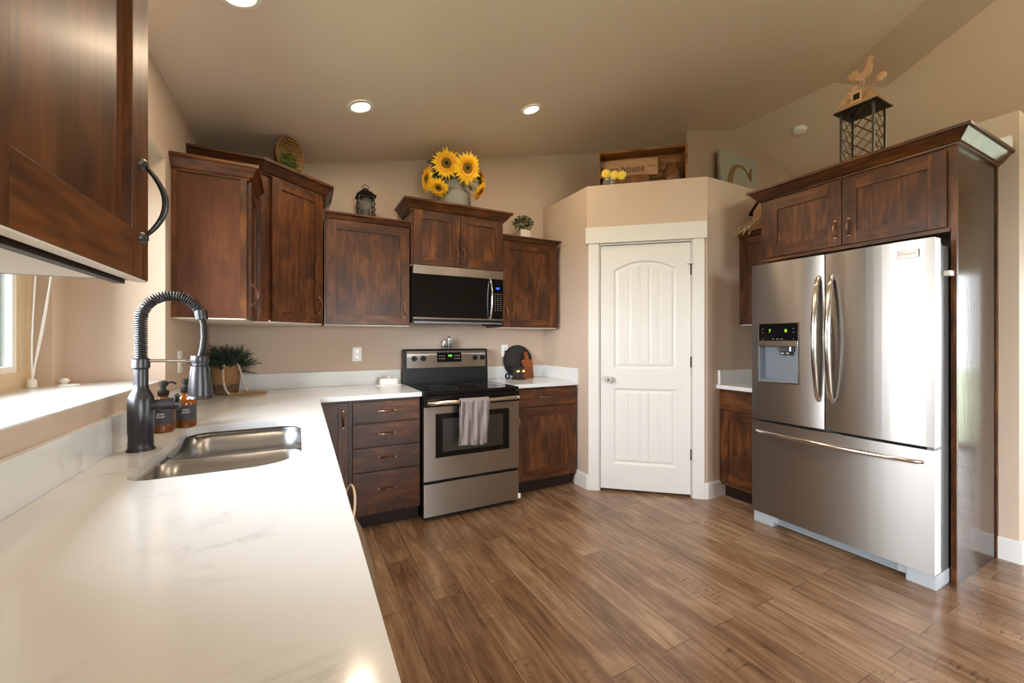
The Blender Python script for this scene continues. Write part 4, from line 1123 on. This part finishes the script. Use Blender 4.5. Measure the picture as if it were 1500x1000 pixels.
g.box(-.058, .150, .247, -.036, .1805, .268, bev=.004); obj('cord', g, BLACK, t)

# window blind cord, knob, disk
t = thing('blind_cord', 'white blind pull cords with tassel hanging at the window', 'cord', (-.930, 2.312, WZ0+.012))
g = G(); g.tube(bez([(0, 0, .035), (.01, .01, .10), (.0, .0, .17), (.06, .045, .40), (.07, .05, 1.0)], 20), .0032, 6); g.tube(bez([(0, 0, .035), (.0, .0, .10), (-.005, -.01, .2), (.01, .01, .42), (.02, .02, 1.0)], 20), .0028, 6)
g.tube(bez([(0, 0, .035), (.005, .0, .10), (.02, .02, .18), (.05, .04, .40), (.06, .045, 1.0)], 20), .0032, 6); obj('cords', g, WHITEP, t)
g = G(); g.lathe([(.004, .036), (.013, .030), (.014, .002), (.010, 0)], seg=14); obj('tassel', g, WHITEP, t)
t = thing('pull_knob', 'small round white knob standing on the window sill', 'knob', (-.870, 2.40, WZ0+.012))
g = G(); g.lathe([(.013, 0), (.008, .004), (.010, .008), (.015, .014), (.015, .020), (.010, .027), (0, .029)], seg=20); obj('knob', g, WHITEP, t)
g = G(); g.lathe([(.030, 0), (.032, .003), (.029, .006), (0, .006)], (-.835, 2.34, WZ0+.012), 28); tag(obj('flat_disk', g, WHITEP), 'flat white disk lying on the window sill by the corner', 'disk')

# tote bag by the sink cabinet
t = thing('tote_bag', 'taupe fabric bag with cream loop handle standing against the sink cabinet', 'bag', (.102, 1.48, 0))
g = G(); rings = []
for (h, sx, sy) in ((0, .10, .20), (.02, .115, .22), (.25, .145, .23), (.456, .137, .22), (.555, .121, .20), (.644, .097, .17), (.700, .068, .13), (.725, .035, .08)):
    rings.append([g.b.verts.new((sx*(abs(math.cos(a))**.7)*(1 if math.cos(a) > 0 else -1)*(.04 if math.cos(a) < 0 else 1), sy*(abs(math.sin(a))**.8)*(1 if math.sin(a) > 0 else -1), h)) for a in [2*math.pi*k/40 for k in range(40)]])
for i in range(len(rings)-1):
    for k in range(40): f = g.b.faces.new((rings[i][k], rings[i][(k+1) % 40], rings[i+1][(k+1) % 40], rings[i+1][k])); f.smooth = True
g.b.faces.new(rings[0][::-1]); g.b.faces.new(rings[-1]); obj('body', g, TAUPE, t)
g = G(); g.tube(bez([(.060, -.02, .70), (.082, .0, .77), (.075, .10, .84), (.05, .15, .76), (.03, .10, .66)], 18), .0045, 8); obj('loop_handle', g, ROPE, t)

# ------------------------------------------------------------------ decor on the cabinets
# tilted rattan basket with moss
t = thing('rattan_basket', 'rattan bowl basket tipped on its side on the corner cabinet', 'basket', (-.045, 3.12, 2.412))
BM = Matrix.Translation((0, 0, .119)) @ Matrix.Rotation(R(46), 4, 'Z') @ Matrix.Rotation(R(96), 4, 'X') @ Matrix.Scale(.85, 4)
g = G(); g.lathe([(0, -.10), (.07, -.095), (.105, -.06), (.135, 0), (.140, .004), (.135, .008), (.130, .0), (.100, -.055), (.066, -.088), (0, -.092)], M=BM, seg=40, cap=False); obj('bowl', g, RATTAN, t)
t2 = thing('moss_greenery', 'bright green artificial foliage inside the tipped rattan basket', 'plant', (-.045, 3.12, 2.412))
g = G(); random.seed(11)
for i in range(420):
    a = random.uniform(0, 2*math.pi); r_ = .082*math.sqrt(random.random())
    c = BM @ Vector((r_*math.cos(a)+.01, r_*math.sin(a)*.75-.045, -.050+random.uniform(0, .04)))
    d = (BM.to_3x3() @ Vector((random.gauss(0, .5), random.gauss(0, .5), 1))).normalized()*random.uniform(.012, .030)
    s_ = d.cross(Vector((random.random(), random.random(), random.random()))).normalized()*.0035
    f = g.b.faces.new([g.b.verts.new(c), g.b.verts.new(c+d*.5+s_), g.b.verts.new(c+d), g.b.verts.new(c+d*.5-s_)]); f.material_index = 0 if random.random() < .6 else 1
obj('leaves', g, [MOSS, LEAF], t2)

# small lantern
t = thing('lantern', 'small dark metal candle lantern on the cabinet left of the microwave', 'lantern', (.478, 3.43, 2.235))
g = G(); hw = .056
g.box(-hw-.006, -hw-.006, 0, hw+.006, hw+.006, .010); g.box(-hw-.006, -hw-.006, .190, hw+.006, hw+.006, .200)
for sx in (-1, 1):
    for sy in (-1, 1): g.box(sx*hw-.005, sy*hw-.005, .01, sx*hw+.005, sy*hw+.005, .19)
for z in (.05, .095, .14):
    for sx in (-1, 1): g.box(sx*(hw+.004)-.003, -hw-.008, z-.003, sx*(hw+.004)+.003, hw+.008, z+.003); g.box(sx*(hw+.004)-.010, -hw-.010, z-.004, sx*(hw+.004)+.010, -hw-.004, z+.006)
obj('frame', g, BLACKM, t)
g = G(); b0 = [(-hw-.018, -hw-.018), (hw+.018, -hw-.018), (hw+.018, hw+.018), (-hw-.018, hw+.018)]; lo = [g.b.verts.new((x, y, .200)) for x, y in b0]; hi = [g.b.verts.new((x*.45, y*.45, .245)) for x, y in b0]
for k in range(4): g.b.faces.new((lo[k], lo[(k+1) % 4], hi[(k+1) % 4], hi[k]))
g.b.faces.new(lo[::-1]); g.b.faces.new(hi)
g.lathe([(.024, .245), (.024, .262), (.012, .272), (0, .274)], seg=14); g.tube([(-.022, 0, .262), (-.025, 0, .285), (0, 0, .300), (.025, 0, .285), (.022, 0, .262)], .003, 6); obj('roof', g, BLACKM, t)
g = G(); g.lathe([(.044, .012), (.044, .188), (.0425, .188), (.0425, .012)], seg=28, cap=False); obj('glass', g, CLEAR, t)
g = G(); g.lathe([(0, 0), (.032, 0), (.034, .003), (.034, .084), (.028, .088), (0, .082)], (.478, 3.43, 2.2475), 24); tag(obj('pillar_candle', g, CANDLE), 'ivory pillar candle inside the small dark lantern', 'candle')

# galvanized vase + sunflowers
VX, VY, VZ = 1.195, 3.37, 2.400
t = thing('milk_can_vase', 'galvanized metal milk-can vase on the cabinet over the microwave', 'vase', (VX, VY, VZ))
g = G(); g.lathe([(0, 0), (.122, 0), (.125, .008), (.125, .150), (.110, .168), (.100, .172), (.098, .178), (.106, .182), (.106, .190), (.094, .194), (.094, .300), (.098, .306), (.094, .308), (.088, .300), (.088, .10), (0, .10)], seg=40, cap=False); obj('can', g, GALV, t)
g = G()
for s_ in (-1, 1): g.tube([(s_*.124, 0, .14), (s_*.150, 0, .135), (s_*.152, 0, .075), (s_*.124, 0, .07)], .005, 8)
obj('handles', g, GALV, t)
def sunflower(label, c, d, r_, name='sunflower', petal=(PETAL, PETAL2), root=None, stem=True, cat='flower', group='sunflowers in the milk can', n=24, seed=None):
    t = thing(name, label, cat, tuple(c), 0, group)
    d = Vector(d).normalized(); Q = d.to_track_quat('Z', 'Y').to_matrix().to_4x4()
    g = G()
    for lay, (rr2, zz_, cnt, mi) in enumerate(((1.0, 0, n, 0), (.86, .006, n, 0), (.64, .011, n-4, 1))):
        for k in range(cnt):
            a = 2*math.pi*(k+.5*lay)/cnt+random.uniform(-.08, .08); L_ = r_*rr2*random.uniform(.88, 1.08); r0 = r_*.30
            ca, sa = math.cos(a), math.sin(a); wd = r_*.10
            dr_ = random.uniform(-.10, .12)*r_
            P_ = [(r0, -wd*.5, 0), (r0, wd*.5, 0), ((r0+L_)/2, wd, .10*r_), (L_, 0, dr_), ((r0+L_)/2, -wd, .10*r_)]
            f = g.b.faces.new([g.b.verts.new(Q @ Vector((x*ca-y*sa, x*sa+y*ca, z+zz_))) for x, y, z in P_]); f.material_index = mi
    obj('petals', g, list(petal), t)
    g = G(); g.lathe([(0, .0), (r_*.36, 0), (r_*.36, .012), (r_*.26, .020), (r_*.13, .017)], M=Q, seg=24, cap=False); g.lathe([(r_*.13, .017), (r_*.08, .013), (0, .012)], M=Q, seg=18, mi=1, cap=False); obj('seed_head', g, list(seed or (SEED, SEEDC)), t)
    if stem:
        root = Vector(root)-Vector(c); g = G(); g.tube(bez([Vector((0, 0, 0))-d*.004, -d*.06, root+Vector((0, 0, .12)), root], 10), .0035, 6); obj('stem', g, LEAF, t)
        g = G()
        for k in range(9):
            a = 2*math.pi*k/9; p = Q @ Vector((r_*.25*math.cos(a), r_*.25*math.sin(a), -.006)); q = Q @ Vector((r_*.62*math.cos(a+.1), r_*.62*math.sin(a+.1), -.012)); s_ = (Q @ Vector((-math.sin(a), math.cos(a), 0)))*r_*.10
            g.b.faces.new([g.b.verts.new(p-s_), g.b.verts.new(p+s_), g.b.verts.new(q)])
        obj('sepals', g, LEAF, t)
    return t
random.seed(5)
FL = [((1.085, 3.24, 2.755), (-.32, -.88, -.22), .125, 'sunflower facing left of centre, large front bloom on the left'),
      ((1.250, 3.20, 2.735), (.12, -.90, -.36), .135, 'largest sunflower, front centre bloom facing the room'),
      ((1.120, 3.36, 2.795), (-.20, -.60, .50), .100, 'sunflower at the top left of the bouquet'),
      ((1.225, 3.40, 2.815), (.10, -.50, .60), .095, 'sunflower at the top centre of the bouquet'),
      ((1.425, 3.33, 2.690), (.97, -.22, .05), .120, 'sunflower seen edge-on at the right of the bouquet'),
      ((.955, 3.33, 2.635), (-.97, -.20, -.05), .115, 'orange sunflower seen edge-on at the left of the bouquet'),
      ((1.030, 3.27, 2.560), (-.45, -.60, -.75), .090, 'small drooping sunflower at the lower left beside the can'),
      ((1.385, 3.26, 2.585), (.70, -.50, -.60), .100, 'drooping sunflower at the lower right beside the can'),
      ((1.385, 3.42, 2.800), (.85, -.15, .35), .085, 'small sunflower at the upper right of the bouquet')]
for c, d, r_, lb in FL: sunflower(lb, c, d, r_, root=(VX, VY, VZ+.20))
t = thing('bouquet_leaves', 'green leaves around the sunflowers in the milk can', 'leaves', (VX, VY, VZ+.18))
g = G()
for i in range(60):
    a = random.uniform(0, 2*math.pi); rr3 = random.uniform(.09, .22); z = random.uniform(.06, .28)
    c = Vector((rr3*math.cos(a), -abs(rr3*math.sin(a))*.6+.03, z-.5*(rr3-.09)))
    d = Vector((math.cos(a), math.sin(a)*.6, random.uniform(-.5, .5))).normalized()*random.uniform(.05, .08)
    s_ = d.cross(Vector((0, random.uniform(-.5, .5), 1))).normalized()*.020
    pts_ = [c, c+d*.35+s_, c+d*.7+s_*.8, c+d, c+d*.7-s_*.8, c+d*.35-s_]
    f = g.b.faces.new([g.b.verts.new(p) for p in pts_]); f.material_index = 0 if random.random() < .65 else 1
obj('leaves', g, [LEAF, LEAFB], t)

# potted boxwood
t = thing('planter_box', 'small square whitewashed planter on the cabinet right of the microwave', 'planter', (1.905, 3.42, 2.235))
g = G(); g.prism([(-.052, -.052), (.052, -.052), (.052, .052), (-.052, .052)], 0, .108, 0); obj('box', g, wood('whitewashed', 'z', (.50, .42, .33), (.68, .60, .52), (.80, .74, .68), .6, False), t)
t = thing('small_plant', 'small olive green bushy plant in the square planter', 'plant', (1.905, 3.42, 2.335))
g = G(); random.seed(9)
for i in range(420):
    v = Vector((random.gauss(0, 1), random.gauss(0, 1), random.gauss(0, 1))).normalized(); rr3 = random.random()**.4
    c = Vector((v.x*.092*rr3, v.y*.08*rr3, .075+v.z*.060*rr3)); d = (v+Vector((0, 0, .3))).normalized()*.026
    s_ = d.cross(Vector((random.random(), random.random(), random.random()))).normalized()*.006
    f = g.b.faces.new([g.b.verts.new(p) for p in (c, c+d*.5+s_, c+d, c+d*.5-s_)]); f.material_index = 0 if random.random() < .6 else 1
g.tube([(0, 0, .002), (0, 0, .07)], .012, 6, 0)
obj('foliage', g, [OLIVE, plain('dark_leaf', (.03, .045, .015), .7)], t)

# crate on the pantry ledge, parallel to the door
CRM = Matrix.Translation((PA[0], PA[1], ZP)) @ Matrix.Rotation(th, 4, 'Z')
cr0 = CRM @ Vector((.475, .24, 0))
t = thing('wooden_crate', 'large brown wooden tray crate standing on its side above the pantry door', 'crate', tuple(cr0), th)
cw, ch = .385, .385
g = G(); g.box(-cw, .12, 0, cw, .135, ch); g.box(-cw, -.02, 0, -cw+.018, .12, ch); g.box(cw-.018, -.02, 0, cw, .12, ch); g.box(-cw+.018, -.02, ch-.02, cw-.018, .12, ch); g.box(-cw+.018, -.02, 0, cw-.018, .12, .018)
obj('box', g, WCRATE, t)
g = G()
for k in range(5): g.box(-cw+.02, .108, .03+.062*k, cw-.02, .12, .03+.062*k+.054)
obj('slats', g, WCRATE, t)
t = thing('wooden_sign', 'pale wood farm house sign inside the big crate', 'sign', tuple(CRM @ Vector((.33, .300, .172))), th)
g = G(); g.box(-.225, 0, 0, .29, .018, .155, bev=.002); b0 = obj('board', g, WSIGN, t)
g = G(); text_geo(g, 'farm house', .088, .0006, Matrix.Translation((-.02, -.0012, .068)) @ Matrix.Rotation(R(90), 4, 'X')); g.box(.205, -.0012, .080, .27, 0, .084); obj('lettering', g, INK, b0)
g = G(); g.box(.0, .0, 0, .40, .05, .152); g.xf(CRM @ Matrix.Translation((.14, .275, .0185))); tag(obj('wood_block', g, WCRATE), 'low wooden block under the farm house sign in the crate', 'block')
t = thing('amber_jar', 'brown glass jug with wire bail inside the crate on the right', 'jar', tuple(CRM @ Vector((.735, .258, .019))), th)
g = G(); g.lathe([(0, 0), (.062, 0), (.066, .006), (.066, .130), (.060, .155), (.048, .170), (.046, .20), (.050, .204), (.044, .205), (.044, .17), (.058, .13), (.058, .01), (0, .008)], seg=32, cap=False); obj('glass', g, plain('brown_glass', (.30, .13, .05), .08, 0, trans=.6, ior=1.45), t)
g = G(); g.lathe([(0, .205), (.052, .205), (.052, .222), (0, .226)], seg=28); obj('lid', g, plain('brown_lid', (.16, .07, .03), .4), t)
g = G(); g.tube([(.05, -.0, .18), (.075, 0, .14), (.068, 0, .06)], .004, 6); g.tube([(-.05, 0, .18), (-.075, 0, .14), (-.068, 0, .10)], .004, 6); obj('bail', g, BLACKM, t)
t = thing('flower_jar', 'low silver-rimmed jar holding three yellow daisies above the pantry door', 'jar', tuple(CRM @ Vector((.190, .075, 0))), th)
g = G(); g.lathe([(0, 0), (.055, 0), (.060, .006), (.060, .050), (.056, .055), (.056, .050), (.052, .006), (0, .005)], seg=28, cap=False); obj('glass', g, CLEAR, t)
g = G(); g.lathe([(.0585, .052), (.060, .056), (.0585, .062), (.055, .062)], seg=28, cap=False); obj('rim', g, CHROME, t)
jc = CRM @ Vector((.190, .075, .02))
for dx, dz_, lb in ((-.030, .118, 'yellow daisy at the left of the three in the jar'), (.040, .100, 'yellow daisy in the middle of the three in the jar'), (.105, .092, 'yellow daisy hanging lowest, right of the three in the jar')):
    c = CRM @ Vector((.190+dx, .055, dz_)); nd = Vector((nrm[0], nrm[1], -.25))
    sunflower(lb, c, nd, .045, 'yellow_daisy', (YELLOW, YELLOW), jc, True, 'flower', 'yellow daisies in the jar', 18, (YELLOW, PETAL2))

# C sign leaning on the upper wall
t = thing('letter_sign', 'square grey-blue board with a big gold letter C on the high ledge', 'sign', (4.46, 2.905, ZP)); t.rotation_euler = (R(-3), 0, 0)
g = G(); g.box(-.335, 0, 0, .345, .035, .775, bev=.003); b0 = obj('board', g, paint('weathered_blue', (.42, .43, .38), .7, .3, 20), t)
g = G(); oc = []; ic = []
for k in range(33):
    a_ = R(28+304*k/32); oc.append((-.005+.215*math.cos(a_), .385+.272*math.sin(a_)))
    a2 = R(33+294*k/32); ic.append((.028+.175*math.cos(a2), .385+.248*math.sin(a2)))
for k in range(32):
    g.prism([oc[k], oc[k+1], ic[k+1], ic[k]], -.010, -.0005, axis='y')
g.prism([(.160, .545), (.205, .50), (.220, .65), (.208, .65)], -.011, -.0005, axis='y')
obj('letter', g, plain('antique_gold', (.30, .175, .065), .5, .3), b0)
g = G(); g.tube(bez([(-.20, -.006, .17), (-.24, -.006, .26), (-.18, -.006, .34), (-.13, -.006, .28), (-.19, -.006, .26)], 16), .006, 6); g.tube(bez([(.24, -.006, .14), (.22, -.006, .20), (.26, -.006, .22), (.24, -.006, .28)], 12), .006, 6); obj('scrollwork', g, WHITEP, b0)

# rooster lantern on the refrigerator cabinet
t = thing('rooster_lantern', 'tall wire-mesh lantern topped by a copper rooster on the refrigerator cabinet', 'lantern', (3.34, 1.338, 2.416), R(0))
lx, ly, lh = .080, .088, .42
g = G()
for sx in (-1, 1):
    for sy in (-1, 1): g.box(sx*lx-.006, sy*ly-.006, 0, sx*lx+.006, sy*ly+.006, lh)
for z in (0, lh-.008):
    for s_ in (-1, 1): g.box(-lx, s_*ly-.005, z, lx, s_*ly+.005, z+.008); g.box(s_*lx-.005, -ly, z, s_*lx+.005, ly, z+.008)
g.box(-lx, -ly, 0, lx, ly, .004)
obj('frame', g, plain('antique_black', (.035, .028, .016), .5, .5), t)
g = G()
def mesh_side(P0, U, Wd, Hh, n=5):
    P0 = Vector(P0); U = Vector(U)
    st = Wd/n*2
    k = -Hh
    while k < Wd:
        for sgn in (1, -1):
            a = max(0, k); b_ = min(Wd, k+Hh)
            if b_ > a:
                za, zb_ = a-k, b_-k
                x0_, x1_ = (a, b_) if sgn == 1 else (Wd-a, Wd-b_)
                g.tube([P0+U*x0_+Vector((0, 0, za)), P0+U*x1_+Vector((0, 0, zb_))], .0018, 4)
        k += st
mesh_side((-lx, -ly, 0), (0, 1, 0), 2*ly, lh); mesh_side((lx, -ly, 0), (0, 1, 0), 2*ly, lh)
mesh_side((-lx, -ly, 0), (1, 0, 0), 2*lx, lh, 4); mesh_side((-lx, ly, 0), (1, 0, 0), 2*lx, lh, 4)
obj('wire_mesh', g, bpy.data.materials['antique_black'], t)
COPPER = plain('pale_copper', (.50, .30, .16), .5, .35)
g = G(); ex = .030; lo = [g.b.verts.new(p) for p in ((-lx-ex, -ly-ex, lh), (lx+ex, -ly-ex, lh), (lx+ex, ly+ex, lh), (-lx-ex, ly+ex, lh))]; hi = [g.b.verts.new(p) for p in ((0, -.05, lh+.12), (0, .05, lh+.12))]
for f in ((lo[0], lo[1], hi[0]), (lo[2], lo[3], hi[1]), (lo[1], lo[2], hi[1], hi[0]), (lo[3], lo[0], hi[0], hi[1])): g.b.faces.new(f)
g.b.faces.new(lo[::-1])
g.prism([(-.105, lh+.015), (-.01, lh+.015), (-.01, lh+.09), (-.055, lh+.115)], -.035, .035, axis='x') if False else None
g.box(-.085, -.028, lh+.03, -.02, .028, lh+.10)
rf = obj('roof', g, COPPER, t)
g = G(); g.box(-.0865, -.018, lh+.045, -.085, .018, lh+.085); obj('dormer_opening', g, BLACK, rf)
g = G(); g.box(-lx-ex-.002, -ly-ex-.002, lh-.006, lx+ex+.002, ly+ex+.002, lh+.0005); obj('eave', g, BLACKM, t)
g = G(); zt2 = lh+.110
g.tube([(0, 0, zt2), (0, 0, zt2+.07)], .004, 8)
# arms along y with leaf clusters (world -y is to the right in view)
for s_, hz, hl in ((-1, .050, .090), (1, .010, .100)):
    g.tube(bez([(0, 0, zt2+.01), (0, s_*.05, zt2+.03), (0, s_*hl, zt2+hz)], 8), .003, 6)
obj('rod', g, COPPER, t)
# rooster silhouette with thickness, in the y-z plane (head towards -y)
ro = [(-.100, .095), (-.092, .120), (-.075, .115), (-.070, .135), (-.048, .122), (-.035, .130), (-.022, .100), (-.012, .085), (.004, .090), (.018, .115), (.026, .150), (.034, .170), (.036, .188), (.044, .178), (.050, .194), (.057, .180), (.066, .188), (.066, .172), (.084, .162), (.070, .156), (.072, .142), (.060, .140), (.064, .105), (.058, .068), (.036, .042), (.012, .032), (.014, .0), (.006, .0), (.002, .030), (-.006, .030), (-.010, .0), (-.018, .0), (-.016, .032), (-.040, .045), (-.055, .065), (-.078, .052), (-.074, .070), (-.098, .072), (-.088, .085)]
g = G(); g.prism([(-u*.86, v*.90+zt2+.060) for u, v in ro], -.006, .006, axis='x'); ob = obj('rooster', g, COPPER, t)
bv = ob.modifiers.new('b', 'BEVEL'); bv.width = .003; bv.segments = 2
def leafc(cx, cz, n=5, s_=.022):
    g = G()
    for k in range(n):
        a = 2*math.pi*k/n+.4; yy = cx+.6*s_*math.cos(a); z_ = cz+.6*s_*math.sin(a)
        g.sphere((0, yy, z_), s_*.62, 0, 10, (.25, 1, 1))
    obj('leaf_cluster', g, COPPER, t)
leafc(-.100, zt2+.060, 6, .024); leafc(.082, zt2+.022, 5, .020); leafc(.112, zt2-.012, 5, .019); leafc(.048, zt2+.055, 5, .017)

# birdhouse + wheat
t = thing('birdhouse', 'small rustic wooden birdhouse beside the big refrigerator cabinet', 'birdhouse', (3.50, 2.085, 2.225))
g = G(); g.prism([(-.065, 0), (.065, 0), (.065, .17), (0, .25), (-.065, .17)], -.05, .05, axis='x'); obj('box', g, WSIGN, t)
g = G()
for s_ in (-1, 1):
    g.prism([(0, .255), (s_*.092, .145), (s_*.094, .160), (0, .275)], -.065, .065, axis='x')
obj('roof', g, WDARK, t)
g = G(); g.lathe([(0, 0), (.017, 0), (.017, .002), (0, .002)], (-.052, 0, .10), 16, axis='x'); obj('entry_hole', g, BLACK, t)
t = thing('wheat_bundle', 'dried wheat and straw sprigs hanging over the small cabinet crown', 'dried grass', (3.40, 2.09, 2.228))
g = G(); random.seed(21)
for i in range(16):
    e = Vector((random.uniform(-.09, -.02), random.uniform(.0, .12), random.uniform(-.03, .04)))
    if i < 5: e = Vector((-.075, .12+random.uniform(-.01, .03), -.028+random.uniform(-.01, .01)))
    st_ = Vector((.08, -.06+random.uniform(-.02, .02), .10+random.uniform(-.02, .03)))
    mid = st_.lerp(e, .5)+Vector((0, 0, .03)); mid.z = max(mid.z, .012)
    g.tube(bez([st_, mid, e], 8), .0018, 5)
    if i >= 5: g.tube([e+Vector((.006, 0, .006)), e, e+Vector((-.008, .002, -.022))], [.003, .006, .002], 6)
obj('stalks', g, plain('straw', (.55, .40, .22), .8), t)
t = thing('white_tube', 'white cardboard tube lying on the refrigerator cabinet against the wall', 'tube', (3.672, .765, 2.416+.037))
g = G(); g.lathe([(.035, 0), (.036, .003), (.036, .50)], seg=28, axis='y'); g.xf(Matrix.Rotation(R(180), 4, 'Z')); obj('tube', g, WHITEP, t)
